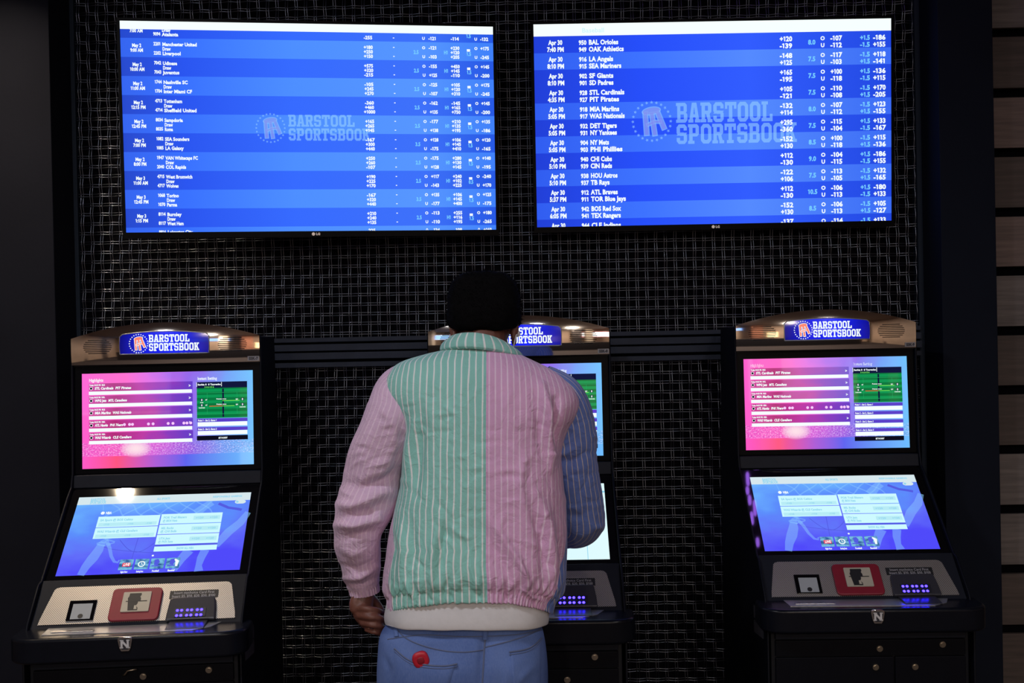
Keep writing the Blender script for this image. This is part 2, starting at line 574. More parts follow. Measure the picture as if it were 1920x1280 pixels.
def each(mb, name, mat, parent):
    """one object per polygon of mb"""
    for f in mb.f:
        q = MB(); q.add([mb.v[i] for i in f], [tuple(range(len(f)))], [mb.uv[i] for i in f]); q.build(name, mat, parent, fix=False)


def fine(o):
    o['kind'] = 'stuff'
    return o


class Face:
    """a flat rectangle in space: u right 0..1, v down 0..1, d = distance in front of it"""

    def __init__(self, o, right, up, w, h):
        self.o = np.asarray(o, float); self.r = np.asarray(right, float); self.u = np.asarray(up, float)
        self.w, self.h = w, h
        self.n = np.cross(self.r, self.u)          # points to the viewer when right = +x, up = +z

    def p(self, u, v, d=0.0):
        return self.o + self.r * (u - 0.5) * self.w + self.u * (1 - v) * self.h + self.n * d

    def rect(self, mb, u0, v0, u1, v1, d=0.0004):
        q = [(u0, v1), (u1, v1), (u1, v0), (u0, v0)]
        mb.add([self.p(a, b, d) for a, b in q], [(0, 1, 2, 3)], [(a, 1 - b) for a, b in q])

    def poly(self, mb, pts, d=0.0004):
        mb.add([self.p(a, b, d) for a, b in pts], [tuple(range(len(pts)))], [(a, 1 - b) for a, b in pts])

    def ribbon(self, mb, pts, wd, d=0.0004):
        """stroke of width wd (fraction of the width)"""
        P = np.array([(a * self.w, b * self.h) for a, b in pts]); T = np.gradient(P, axis=0)
        T /= np.linalg.norm(T, axis=1)[:, None] + 1e-9
        Nn = np.stack([-T[:, 1], T[:, 0]], -1)
        ww = np.full(len(P), wd) if np.isscalar(wd) else np.asarray(wd)
        A = P + Nn * (ww * self.w / 2)[:, None]; B = P - Nn * (ww * self.w / 2)[:, None]
        n = len(P)
        uv = [(a[0] / self.w, a[1] / self.h) for a in list(A) + list(B)]
        mb.add([self.p(a, b, d) for a, b in uv], [(i, i + 1, n + i + 1, n + i) for i in range(n - 1)], [(a, 1 - b) for a, b in uv])

    def disc(self, mb, u, v, r, d=0.0004, n=16, ry=None, rot=0.0):
        a = np.linspace(0, 2 * math.pi, n, endpoint=False)
        x = r * np.cos(a); y = (ry or r) * np.sin(a)
        x, y = x * math.cos(rot) - y * math.sin(rot), x * math.sin(rot) + y * math.cos(rot)
        self.poly(mb, [(u + p, v + q * self.w / self.h) for p, q in zip(x, y)], d)

    def star(self, mb, u, v, r, d=0.0004, ang=0.0):
        pts = []
        for k in range(10):
            a = math.pi / 2 + ang + k * math.pi / 5; q = r if k % 2 == 0 else r * 0.45
            pts.append((u + q * math.cos(a), v - q * math.sin(a) * self.w / self.h))
        c = (u, v)
        for k in range(10):
            self.poly(mb, [c, pts[k], pts[(k + 1) % 10]], d)

    def text(self, mb, s, u, v, cap, align='l', width=None, bold=True, d=0.0006, slant=0.0, clip=None):
        """cap: letter height as fraction of h; v: centre line; width: fit to this fraction of w"""
        H = cap * self.h
        adv = sum(glyph(c, bold)[2] for c in s)
        sx = H if width is None else width * self.w / max(adv, 1e-6)
        tot = adv * sx
        x = u * self.w - (0 if align == 'l' else (tot / 2 if align == 'c' else tot))
        for c in s:
            gv, gf, ga = glyph(c, bold)
            if len(gv):
                vs_, uv = [], []
                for a, b in gv:
                    vv = v - (b - 0.5) * H / self.h
                    if clip is not None: vv = min(max(vv, clip[0]), clip[1])
                    uu = (x + a * sx + slant * b * H) / self.w
                    vs_.append(self.p(uu, vv, d)); uv.append((uu, 1 - vv))
                mb.add(vs_, gf, uv)
            x += ga * sx


def octo(x0, y0, x1, y1, c):
    return [(x0 + c, y0), (x1 - c, y0), (x1, y0 + c), (x1, y1 - c), (x1 - c, y1), (x0 + c, y1), (x0, y1 - c), (x0, y0 + c)]


def rc(x0, y0, x1, y1):
    return [(x0, y0), (x1, y0), (x1, y1), (x0, y1)]


SLAB = {   # block letters with slab serifs on a 10 x 14 field: (+ shapes, - shapes) in order
    'O': [('+', octo(0.4, 0, 9.6, 14, 2.2)), ('-', octo(3.2, 2.6, 6.8, 11.4, 0.8))],
    'B': [('+', octo(0.2, 0, 9.6, 7.6, 1.6)), ('+', octo(0.2, 6.4, 9.3, 14, 1.6)), ('+', rc(-0.3, 0, 3, 2.2)), ('+', rc(-0.3, 11.8, 3, 14)), ('+', rc(0.8, 0, 4, 14)),
          ('-', rc(3.6, 2.4, 6.6, 5.8)), ('-', rc(3.6, 8.3, 6.4, 11.6)), ('-', rc(-0.4, 2.2, 0.8, 11.8))],
    'A': [('+', [(3.0, 14), (5.4, 14), (3.6, 1), (0.6, 1)]), ('+', [(7.0, 14), (4.6, 14), (6.4, 1), (9.4, 1)]), ('+', rc(2.6, 3.6, 7.4, 5.8)), ('+', rc(-0.3, 0, 4.3, 2.2)), ('+', rc(5.7, 0, 10.3, 2.2))],
    'R': [('+', octo(0.4, 5.8, 9.4, 14, 1.6)), ('+', rc(0.9, 0, 3.8, 14)), ('+', [(4.4, 7), (7.4, 7), (9.4, 0.5), (6.4, 0.5)]), ('+', rc(-0.2, 0, 4.9, 2.2)), ('+', rc(6.0, 0, 10.2, 2.2)), ('+', rc(-0.2, 11.8, 3, 14)),
          ('-', rc(3.8, 8.2, 6.5, 11.6)), ('-', rc(-0.3, 2.2, 0.9, 11.8))],
    'S': [('+', octo(0.5, 5.8, 9.5, 14, 1.9)), ('+', octo(0.5, 0, 9.5, 8.2, 1.9)), ('-', rc(3.4, 8.2, 6.6, 11.5)), ('-', rc(3.4, 2.5, 6.6, 5.8)), ('-', rc(6.6, 8.0, 10, 9.6)), ('-', rc(0, 4.4, 3.4, 6.0))],
    'T': [('+', rc(3.5, 0, 6.5, 14)), ('+', rc(0, 11.6, 10, 14)), ('+', rc(0, 9.2, 2.1, 14)), ('+', rc(7.9, 9.2, 10, 14)), ('+', rc(2.0, 0, 8.0, 2.2))],
    'L': [('+', rc(1.3, 0, 4.2, 14)), ('+', rc(0, 0, 9.6, 2.4)), ('+', rc(7.2, 0, 9.6, 5.2)), ('+', rc(0, 11.8, 5.6, 14))],
    'P': [('+', octo(0.4, 5.2, 9.5, 14, 1.7)), ('+', rc(0.9, 0, 3.8, 14)), ('+', rc(-0.2, 0, 5.4, 2.2)), ('+', rc(-0.2, 11.8, 3, 14)), ('-', rc(3.8, 7.7, 6.5, 11.5)), ('-', rc(-0.3, 2.2, 0.9, 11.8))],
    'K': [('+', rc(1.0, 0, 3.9, 14)), ('+', [(3.6, 6.0), (6.4, 13.5), (9.4, 13.5), (5.6, 5.4)]), ('+', [(4.2, 8.2), (6.6, 8.6), (9.8, 0.5), (6.6, 0.5)]), ('+', rc(-0.2, 0, 5.0, 2.2)), ('+', rc(-0.2, 11.8, 5.0, 14)), ('+', rc(6.0, 11.8, 10.2, 14)), ('+', rc(5.9, 0, 10.4, 2.2))],
}
SLAB_Q = {}


def slab_quads(ch):
    if ch in SLAB_Q: return SLAB_Q[ch]
    nx, ny = 54, 70
    X, Y = np.meshgrid((np.arange(nx) + 0.5) * (10.8 / nx) - 0.4, (np.arange(ny) + 0.5) * (14.0 / ny))
    G = np.zeros((ny, nx), bool)
    for s, poly in SLAB[ch]:
        P = np.array(poly); ins = np.zeros_like(G)
        for i in range(len(P)):
            a, b = P[i], P[(i + 1) % len(P)]
            c = (a[1] > Y) != (b[1] > Y)
            with np.errstate(divide='ignore', invalid='ignore'):
                ins ^= c & (X < (b[0] - a[0]) * (Y - a[1]) / (b[1] - a[1]) + a[0])
        G = G | ins if s == '+' else G & ~ins
    quads, live = [], {}
    for j in range(ny + 1):
        runs = set()
        if j < ny:
            row = np.concatenate([[0], G[j].astype(int), [0]]); d = np.diff(row)
            runs = set(zip(np.where(d == 1)[0], np.where(d == -1)[0]))
        for r in list(live):
            if r not in runs: quads.append((r[0], live.pop(r), r[1], j))
        for r in runs: live.setdefault(r, j)
    SLAB_Q[ch] = [((a * 10.8 / nx - 0.4) / 10, b / ny, (c * 10.8 / nx - 0.4) / 10, e / ny) for a, b, c, e in quads]
    return SLAB_Q[ch]


def slab_text(face, mb, s, u, vt, vb, pitch, d):
    """u left, vt/vb top and bottom of the letters, pitch per letter (fraction of w)"""
    for i, ch in enumerate(s):
        for a, b, c, e in slab_quads(ch):
            face.rect(mb, u + (i + a * 0.94) * pitch, vb + (vt - vb) * e, u + (i + c * 0.94) * pitch, vb + (vt - vb) * b, d)


def stool_logo(face, mb_fill, mb_line, u, v, r, d):
    """stool inside a ring of stars; r = ring radius (fraction of w)"""
    k = face.w / face.h

    def P(x, y): return (u + x * r, v - y * r * k)
    for i in range(24):
        a = 2 * math.pi * i / 24
        face.star(mb_line, u + r * math.cos(a), v - r * math.sin(a) * k, r * 0.092, d, a - math.pi / 2)
    legs = [((-0.34, 0.48), (-0.27, -0.70), 0.20), ((0.0, 0.44), (0.16, -0.72), 0.19), ((0.30, 0.50), (0.66, -0.40), 0.20), ((-0.24, -0.18), (0.10, -0.04), 0.11), ((0.12, -0.02), (0.50, -0.02), 0.11)]
    for mb, grow, dd in ((mb_line, 0.11, d), (mb_fill, 0.0, d + 0.0003)):
        for a, b, wd in legs:
            a_ = np.array(a); b_ = np.array(b); t = (b_ - a_) / np.linalg.norm(b_ - a_) * grow * 0.5
            face.ribbon(mb, [P(*(a_ - t)), P(*(b_ + t))], (wd + grow) * r, dd)
        face.disc(mb, *P(-0.02, 0.55), (0.46 + grow / 2) * r, dd, 20, (0.17 + grow / 2) * r, -0.16)


# ------------------------------------------------------------------ wall televisions
def tv_dark(nt, uv, u, v): return ramp(nt, u, [(0.0, lin((34, 72, 205))), (0.16, lin((38, 84, 240))), (0.45, lin((52, 106, 255))), (0.8, lin((60, 112, 250))), (1.0, lin((36, 88, 228)))])
def tv_light(nt, uv, u, v): return ramp(nt, u, [(0.0, lin((50, 100, 240))), (0.16, lin((54, 112, 255))), (0.45, lin((76, 142, 255))), (0.8, lin((86, 150, 255))), (1.0, lin((62, 128, 250)))])
def tv2_dark(nt, uv, u, v): return ramp(nt, u, [(0.0, lin((30, 62, 215))), (0.3, lin((36, 78, 250))), (0.6, lin((48, 92, 255))), (1.0, lin((32, 72, 225)))])
def tv2_light(nt, uv, u, v): return ramp(nt, u, [(0.0, lin((46, 92, 240))), (0.3, lin((60, 114, 255))), (0.6, lin((84, 138, 255))), (1.0, lin((58, 108, 245)))])


screen_mat('tv_a_dark', tv_dark, 0.55, 0.12); screen_mat('tv_a_light', tv_light, 0.55, 0.12)
screen_mat('tv_b_dark', tv2_dark, 0.55, 0.12); screen_mat('tv_b_light', tv2_light, 0.55, 0.12)


def veil(name, col, alpha):
    """semi-transparent lettering on the picture"""
    m = bpy.data.materials.new(name); m.use_nodes = True
    nt = m.node_tree; nt.nodes.remove(nt.nodes['Principled BSDF'])
    e = N(nt, 'ShaderNodeEmission'); e.inputs[0].default_value = (*col, 1)
    t = N(nt, 'ShaderNodeBsdfTransparent'); x = N(nt, 'ShaderNodeMixShader'); x.inputs[0].default_value = alpha
    nt.links.new(t.outputs[0], x.inputs[1]); nt.links.new(e.outputs[0], x.inputs[2])
    nt.links.new(x.outputs[0], nt.nodes['Material Output'].inputs[0])
    MATS[name] = m


veil('watermark', lin((160, 220, 255)), 0.42)
veil('watermark_stool', lin((128, 104, 232)), 0.42)

TW = 1.33; TH = TW * 9 / 16


def make_tv(loc, rx, rz, label, pre, bar_v, bands, n0):
    t = empty('television', loc); t.rotation_euler = (rx, 0, rz)
    tag(t, label, 'television', 'wall televisions')
    bx, bt, bb = 0.011, 0.010, 0.021
    X0, X1, Z0, Z1 = -TW / 2 - bx, TW / 2 + bx, -TH / 2 - bb, TH / 2 + bt
    MB().box(X0 + .01, X1 - .01, 0.006, 0.045, Z0 + .01, Z1 - .01).box(-0.30, 0.30, 0.045, 0.075, -0.25, 0.20).build('housing', MATS['black_plastic'], t, bevel=0.006)
    fr = MB()
    for a in ((X0, -TW / 2, -0.004, 0.010, Z0, Z1), (TW / 2, X1, -0.004, 0.010, Z0, Z1), (-TW / 2, TW / 2, -0.004, 0.010, Z0, -TH / 2), (-TW / 2, TW / 2, -0.004, 0.010, TH / 2, Z1)):
        fr.box(*a)
    bez = fr.build('bezel', MATS['black_satin'], t)
    F = Face((0, -0.0045, -TH / 2 - bb), (1, 0, 0), (0, 0, 1), 0.2, bb)
    lg = MB(); F.disc(lg, 0.47, 0.5, 0.03); F.text(lg, 'LG', 0.515, 0.5, 0.40, bold=True)
    lg.build('brand_mark', MATS['steel'], bez, fix=False)
    MB().box(-0.12, 0.12, 0.075, WALL_Y - loc[1] + (-0.02), -0.10, 0.10).build('wall_mount', MATS['black_plastic'], t)
    S = Face((0, 0.0, -TH / 2), (1, 0, 0), (0, 0, 1), TW, TH)
    sm = MB(); S.rect(sm, 0, 0, 1, 1, 0.0)
    scr = sm.build('screen', MATS[pre + '_dark'], t, fix=False)
    for a, b in bands:
        lb = MB(); S.rect(lb, 0, a, 1, b, 0.0003); lb.build('light_row', MATS[pre + '_light'], scr, fix=False)
    hb = MB(); S.rect(hb, 0, 0, 1, bar_v, 0.0012)
    hb.build('title_bar', MATS['white_px'], scr, fix=False)
    return t, scr, S


tvA, scrA, SA = make_tv((-0.7808, 3.8714, 2.4435), 0.0351, 0.1447, 'wall television above the first two kiosks listing soccer odds', 'tv_a', 0.0385,
                        [(0.0796 + 0.0897 * k, 0.0796 + 0.0897 * (k + 1)) for k in (0, 2, 4, 6, 8)] + [(0.9766, 1.0)], 0)
tvB, scrB, SB = make_tv((0.6936, 3.9956, 2.4499), 0.0416, 0.0294, 'wall television nearest the plank wall listing baseball odds', 'tv_b', 0.0594,
                        [(0.0594 + 0.0821 * k, 0.0594 + 0.0821 * (k + 1)) for k in (1, 4, 6, 8, 10)], 0)

ROWS_A = [
    ('May 2', '9:00 AM', '2201', 'Manchester United', '2202', 'Liverpool', ('+180', '+250', '+150'), '2.5', ('-121', '-103'), ('+230', '+120', '+205'), '1.5', ('+175', '-245')),
    ('May 2', '10:00 AM', '7042', 'Udinese', '7043', 'Juventus', ('+575', '+320', '-215'), '2.5', ('-155', '+125'), ('+450', '+145', '-110'), '1.5', ('+145', '-200')),
    ('May 2', '11:00 AM', '1744', 'Nashville SC', '1704', 'Inter Miami CF', ('-105', '+245', '+270'), '2.5', ('-125', '-107'), ('+105', '+120', '+310'), '1.5', ('+175', '-245')),
    ('May 2', '12:15 PM', '4713', 'Tottenham', '4714', 'Sheffield United', ('-360', '+460', '+1000'), '2.5', ('-162', '+135'), ('-145', '+165', '+750'), '1.5', ('+145', '-200')),
    ('May 2', '12:45 PM', '8034', 'Sampdoria', '8035', 'Roma', ('+165', '+265', '+145'), '2.5', ('-177', '+138'), ('+210', '+135', '+195'), '1.5', ('+135', '-186')),
    ('May 2', '7:00 PM', '1082', 'SEA Sounders', '1085', 'LA Galaxy', ('-167', '+300', '+440'), '3.5', ('+128', '-175'), ('+106', '+145', '+410'), '1.5', ('+120', '-165')),
    ('May 2', '8:00 PM', '1947', 'VAN Whitecaps FC', '2040', 'COL Rapids', ('+250', '+260', '-107'), '2.5', ('-175', '+128'), ('+280', '+130', '+145'), '1.5', ('+140', '-195')),
    ('May 3', '11:00 AM', '4715', 'West Bromwich', '4717', 'Wolves', ('+190', '+225', '+170'), '2.5', ('+117', '-143'), ('+240', '+102', '+225'), '0.5', ('-240', '+170')),
    ('May 3', '12:45 PM', '1068', 'Torino', '1070', 'Parma', ('-167', '+320', '+440'), '3.5', ('+135', '-177'), ('+106', '+145', '+400'), '1.5', ('+125', '-175')),
    ('May 3', '1:15 PM', '8114', 'Burnley', '8117', 'West Ham', ('+210', '+240', '+135'), '2.5', ('-113', '-110'), ('+255', '+116', '+195'), '1.5', ('+180', '-265')),
]
dt, nm, od, cy = MB(), MB(), MB(), MB()
CA = 0.0155
for k, R in enumerate(ROWS_A):
    v0 = 0.0796 + 0.0897 * k
    l1, l2, l3 = v0 + 0.0280, v0 + 0.0496, v0 + 0.0714
    SA.text(dt, R[0], 0.0415, v0 + 0.0345, CA, 'c', 0.0240); SA.text(dt, R[1], 0.0415, v0 + 0.0570, CA, 'c', 0.0047 * len(R[1]))
    for i_, n_, l_ in ((R[2], R[3], l1), ('', 'Draw', l2), (R[4], R[5], l3)):
        if i_: SA.text(nm, i_, 0.0853, l_ - 0.002, 0.0150, 'l', 0.0185)
        SA.text(nm, n_, 0.1080, l_, CA, 'l', 0.0053 * len(n_))
    for s_, l_ in zip(R[6], (l1, l2, l3)): SA.text(od, s_, 0.6550, l_ + .001, CA, 'c', 0.0062 * len(s_))
    for l_ in (l1, l3):
        S_ = 0.0020; SA.rect(od, 0.7247 - S_, l_ - .002, 0.7247 + S_, l_ + .002, 0.0006)
    SA.text(cy, R[7], 0.7859, l2, 0.0170, 'c', 0.0140, bold=True)
    for s_, q_, l_ in zip('OU', R[8], (l1, l3)):
        SA.text(od, s_, 0.8068, l_, 0.0130, 'c'); SA.text(od, q_, 0.8205, l_, CA, 'l', 0.0056 * len(q_))
    SA.text(cy, 'H1', 0.8683, l2, 0.0165, 'c', 0.0115, bold=True)
    for s_, l_ in zip(R[9], (l1, l2, l3)): SA.text(od, s_, 0.8934, l_, CA, 'c', 0.0062 * len(s_))
    SA.rect(od, 0.9263, l1 + 0.004, 0.9353, l1 + 0.016, 0.0006)
    SA.text(cy, R[10], 0.9318, l2 + 0.006, 0.0165, 'c', 0.0130, bold=True)
    for s_, q_, l_ in zip('OU', R[11], (l1, l3)):
        SA.text(od, s_, 0.9517, l_, 0.0130, 'c'); SA.text(od, q_, 0.9640, l_, CA, 'l', 0.0061 * len(q_))
# rows cut by the title bar and by the lower edge
cl = (0.0386, 1.0)
SA.text(dt, '7:00 AM', 0.0415, 0.0450, CA, 'c', 0.034, clip=cl)
SA.text(nm, 'Draw', 0.1080, 0.0410, CA, 'l', 0.022, clip=cl)
SA.text(nm, '9094', 0.0853, 0.0590, 0.0150, 'l', 0.0185); SA.text(nm, 'Atalanta', 0.1080, 0.0610, CA, 'l', 0.042)
SA.text(od, '-255', 0.6550, 0.0620, CA, 'c', 0.0235); SA.rect(od, 0.7227, 0.0600, 0.7267, 0.0640, 0.0006)
SA.text(od, 'U', 0.8068, 0.0620, 0.0130, 'c'); SA.text(od, '-121', 0.8205, 0.0620, CA, 'l', 0.0215)
SA.text(od, '-114', 0.8934, 0.0620, CA, 'c', 0.0225); SA.text(od, 'U', 0.9517, 0.0620, 0.0130, 'c'); SA.text(od, '-132', 0.9640, 0.0620, CA, 'l', 0.0225)
SA.text(cy, '1.5', 0.9318, 0.0480, 0.0165, 'c', 0.0130, bold=True, clip=cl)
cb = (0.0, 0.9995)
for s_, u_, w_ in (('8816', 0.0853, 0.0185), ('Leicester City', 0.1080, 0.066)): SA.text(nm, s_, u_, 0.9990, CA, 'l', w_, clip=cb)
for s_, u_, w_ in (('225', 0.6550, 0.019), ('-134', 0.8315, 0.021), ('-108', 0.8934, 0.022), ('+160', 0.976, 0.023), ('O', 0.8068, 0.006), ('O', 0.9517, 0.006)): SA.text(od, s_, u_, 0.9990, CA, 'c', w_, clip=cb)
for m_, n_, c_ in ((dt, 'date_text', 'white_px'), (nm, 'team_text', 'white_px'), (od, 'odds_text', 'white_px'), (cy, 'line_text', 'cyan_px')):
    fine(m_.build(n_, MATS[c_], scrA, fix=False))
w1, w2 = MB(), MB()
stool_logo(SA, w2, w1, 0.3869, 0.5017, 0.0380, 0.0004)
slab_text(SA, w1, 'BARSTOOL', 0.4351, 0.4370, 0.4943, 0.0226, 0.0004)
slab_text(SA, w1, 'SPORTSBOOK', 0.4342, 0.5025, 0.5613, 0.0222, 0.0004)
fine(w1.build('watermark_lettering', MATS['watermark'], scrA, fix=False)); w2.build('watermark_stool', MATS['watermark_stool'], scrA, fix=False)

ROWS_B = [
    ('7:40 PM', '950', 'BAL Orioles', '949', 'OAK Athletics', '+120', '-139', '8.0', '-107', '-112', '+1.5', '-1.5', '-186', '+155'),
    ('8:10 PM', '916', 'LA Angels', '915', 'SEA Mariners', '-148', '+125', '7.5', '-117', '-103', '-1.5', '+1.5', '+118', '-141'),
    ('8:10 PM', '902', 'SF Giants', '901', 'SD Padres', '+165', '-195', '7.5', '+100', '-118', '+1.5', '-1.5', '-136', '+115'),
    ('4:35 PM', '928', 'STL Cardinals', '927', 'PIT Pirates', '+105', '-121', '7.5', '-110', '-108', '-1.5', '+1.5', '+170', '-205'),
    ('5:05 PM', '918', 'MIA Marlins', '917', 'WAS Nationals', '-132', '+114', '8.0', '-107', '-112', '-1.5', '+1.5', '+123', '-155'),
    ('5:05 PM', '932', 'DET Tigers', '931', 'NY Yankees', '+295', '-360', '7.5', '-115', '-104', '+1.5', '-1.5', '+133', '-167'),
    ('5:05 PM', '904', 'NY Mets', '903', 'PHI Phillies', '-152', '+130', '8.5', '+100', '-118', '-1.5', '+1.5', '+115', '-136'),
    ('5:10 PM', '940', 'CHI Cubs', '939', 'CIN Reds', '+112', '-130', '9.0', '-104', '-115', '+1.5', '-1.5', '-186', '+155'),
    ('5:10 PM', '938', 'HOU Astros', '937', 'TB Rays', '-122', '+106', '7.5', '-113', '-105', '-1.5', '+1.5', '+132', '-165'),
    ('5:37 PM', '912', 'ATL Braves', '911', 'TOR Blue Jays', '+112', '-130', '10.5', '-106', '-113', '+1.5', '-1.5', '-180', '+133'),
    ('6:05 PM', '942', 'BOS Red Sox', '941', 'TEX Rangers', '-152', '+130', '8.5', '-106', '-113', '-1.5', '+1.5', '+105', '-127'),
    ('', '944', 'CLE Indians', '', '', '-137', '', '6.5', '-114', '', '-1.5', '', '+133', ''),
]
dt, nm, od, cy = MB(), MB(), MB(), MB()
CB = 0.0215
for k, R in enumerate(ROWS_B):
    v0 = 0.0594 + 0.0821 * k
    l1, l2 = v0 + 0.0322, v0 + 0.0662
    SB.text(dt, 'Apr 30', 0.0605, l1 - .001, CB, 'c', 0.0385)
    if R[0]: SB.text(dt, R[0], 0.0605, l2 - .001, CB, 'c', 0.0470)
    for a, b, l_ in ((R[1], R[2], l1), (R[3], R[4], l2)):
        if a:
            SB.text(nm, a, 0.1256, l_ + .001, CB * .95, 'l', 0.0215)
            SB.text(nm, b, 0.1533, l_, CB * 1.03, 'l', 0.00752 * len(b))
    for s_, u_, l_, al, w_ in ((R[5], 0.7050, l1, 'c', .0088), (R[6], 0.7050, l2, 'c', .0088), (R[8], 0.8297, l1, 'l', .0081), (R[9], 0.8297, l2, 'l', .0081), (R[12], 0.9670, l1, 'c', .0088), (R[13], 0.9670, l2, 'c', .0088)):
        if s_: SB.text(od, s_, u_, l_, CB * 1.05, al, w_ * len(s_))
    SB.text(od, 'O', 0.8080, l1, 0.018, 'c')
    if R[9]: SB.text(od, 'U', 0.8080, l2, 0.018, 'c')
    cl = (0, 0.9995)
    if R[7]: SB.text(cy, R[7], 0.7775, v0 + 0.0505, 0.0215, 'c', 0.0068 * len(R[7]), bold=True, clip=cl)
    for s_, l_ in ((R[10], l1), (R[11], l2)):
        if s_: SB.text(cy, s_, 0.9409, l_, 0.0215, 'r', 0.0070 * len(s_), bold=True)
bb_ = MB(); SB.text(bb_, 'Baseball', 0.1345, 0.0330, 0.0215, 'l', 0.063, bold=False, d=0.0015)
bb_.build('title_text', MATS['cyan_faint'], scrB, fix=False)
for m_, n_, c_ in ((dt, 'date_text', 'white_px'), (nm, 'team_text', 'white_px'), (od, 'odds_text', 'white_px'), (cy, 'line_text', 'cyan_px')):
    fine(m_.build(n_, MATS[c_], scrB, fix=False))
w1, w2 = MB(), MB()
stool_logo(SB, w2, w1, 0.3267, 0.4863, 0.0532, 0.0004)
slab_text(SB, w1, 'BARSTOOL', 0.3957, 0.3969, 0.4950, 0.0342, 0.0004)
slab_text(SB, w1, 'SPORTSBOOK', 0.3947, 0.5030, 0.6000, 0.0340, 0.0004)
fine(w1.build('watermark_lettering', MATS['watermark'], scrB, fix=False)); w2.build('watermark_stool', MATS['watermark_stool'], scrB, fix=False)

# ------------------------------------------------------------------ kiosk screens
def pic_upper(nt, uv, u, v):
    nz = N(nt, 'ShaderNodeTexNoise'); nz.inputs['Scale'].default_value = 3.2; nz.inputs['Detail'].default_value = 3
    nt.links.new(uv, nz.inputs['Vector'])
    x = math_node(nt, 'ADD', u, math_node(nt, 'MULTIPLY', math_node(nt, 'SUBTRACT', nz.outputs['Fac'], 0.5), 0.30))
    c = ramp(nt, x, [(0.0, lin((255, 95, 205))), (0.22, lin((255, 105, 200))), (0.42, lin((225, 110, 225))), (0.62, lin((150, 105, 235))), (0.82, lin((120, 165, 250))), (1.0, lin((115, 195, 255)))])
    # lower pitch: red to blue floor
    c2 = ramp(nt, u, [(0.0, lin((255, 90, 200))), (0.2, lin((255, 85, 130))), (0.42, lin((175, 95, 215))), (0.6, lin((95, 100, 240))), (1.0, lin((110, 190, 255)))])
    c = mixc(nt, math_node(nt, 'LESS_THAN', v, 0.125), c, c2)
    # speckled stand
    vo = N(nt, 'ShaderNodeTexNoise'); vo.inputs['Scale'].default_value = 95; vo.inputs['Detail'].default_value = 2
    nt.links.new(uv, vo.inputs['Vector'])
    sp = math_node(nt, 'MULTIPLY', math_node(nt, 'SUBTRACT', vo.outputs['Fac'], 0.52, True), 5.0, True)
    band = math_node(nt, 'MULTIPLY', math_node(nt, 'LESS_THAN', v, 0.27), math_node(nt, 'GREATER_THAN', v, 0.13))
    c = mixc(nt, math_node(nt, 'MULTIPLY', math_node(nt, 'MULTIPLY', sp, band), 0.75), c, lin((235, 215, 255)))
    dk = math_node(nt, 'MULTIPLY', math_node(nt, 'SUBTRACT', 0.50, vo.outputs['Fac'], True), 4.0, True)
    c = mixc(nt, math_node(nt, 'MULTIPLY', math_node(nt, 'MULTIPLY', dk, band), 0.6), c, lin((110, 50, 160)))
    # bright flare low in the picture
    d = math_node(nt, 'ADD', math_node(nt, 'POWER', math_node(nt, 'SUBTRACT', u, 0.31), 2.0), math_node(nt, 'POWER', math_node(nt, 'SUBTRACT', v, 0.20), 2.0))
    fl = math_node(nt, 'SUBTRACT', 1.0, math_node(nt, 'MULTIPLY', d, 110.0), True)
    return mixc(nt, fl, c, lin((255, 225, 235)))


def pic_row(nt, uv, u, v):
    nz = N(nt, 'ShaderNodeTexNoise'); nz.inputs['Scale'].default_value = 6
    nt.links.new(uv, nz.inputs['Vector'])
    x = math_node(nt, 'ADD', u, math_node(nt, 'MULTIPLY', math_node(nt, 'SUBTRACT', nz.outputs['Fac'], 0.5), 0.22))
    return ramp(nt, x, [(0.0, lin((215, 70, 165))), (0.2, lin((178, 45, 120))), (0.35, lin((190, 60, 165))), (0.5, lin((140, 60, 190))), (0.68, lin((88, 62, 200)))])


def pic_pitch(nt, uv, u, v):
    s = math_node(nt, 'GREATER_THAN', math_node(nt, 'SINE', math_node(nt, 'MULTIPLY', v, 105.0)), 0.0)
    return mixc(nt, s, lin((0, 118, 62)), lin((4, 150, 82)))


def pic_lower(nt, uv, u, v):
    nz = N(nt, 'ShaderNodeTexNoise'); nz.inputs['Scale'].default_value = 2.6; nz.inputs['Detail'].default_value = 3
    nt.links.new(uv, nz.inputs['Vector'])
    x = math_node(nt, 'ADD', math_node(nt, 'MULTIPLY', v, 0.75), math_node(nt, 'MULTIPLY', math_node(nt, 'SUBTRACT', nz.outputs['Fac'], 0.5), 0.9))
    x = math_node(nt, 'ADD', x, math_node(nt, 'MULTIPLY', math_node(nt, 'SUBTRACT', 0.5, u), 0.25))
    return ramp(nt, x, [(0.0, lin((80, 74, 250))), (0.3, lin((98, 110, 250))), (0.55, lin((92, 142, 252))), (0.8, lin((108, 180, 255)))])


def pic_tile(nt, uv, u, v):
    nz = N(nt, 'ShaderNodeTexNoise'); nz.inputs['Scale'].default_value = 28; nz.inputs['Detail'].default_value = 4
    nt.links.new(uv, nz.inputs['Vector'])
    return ramp(nt, nz.outputs['Fac'], [(0.35, lin((45, 90, 150))), (0.6, lin((120, 190, 225)))])


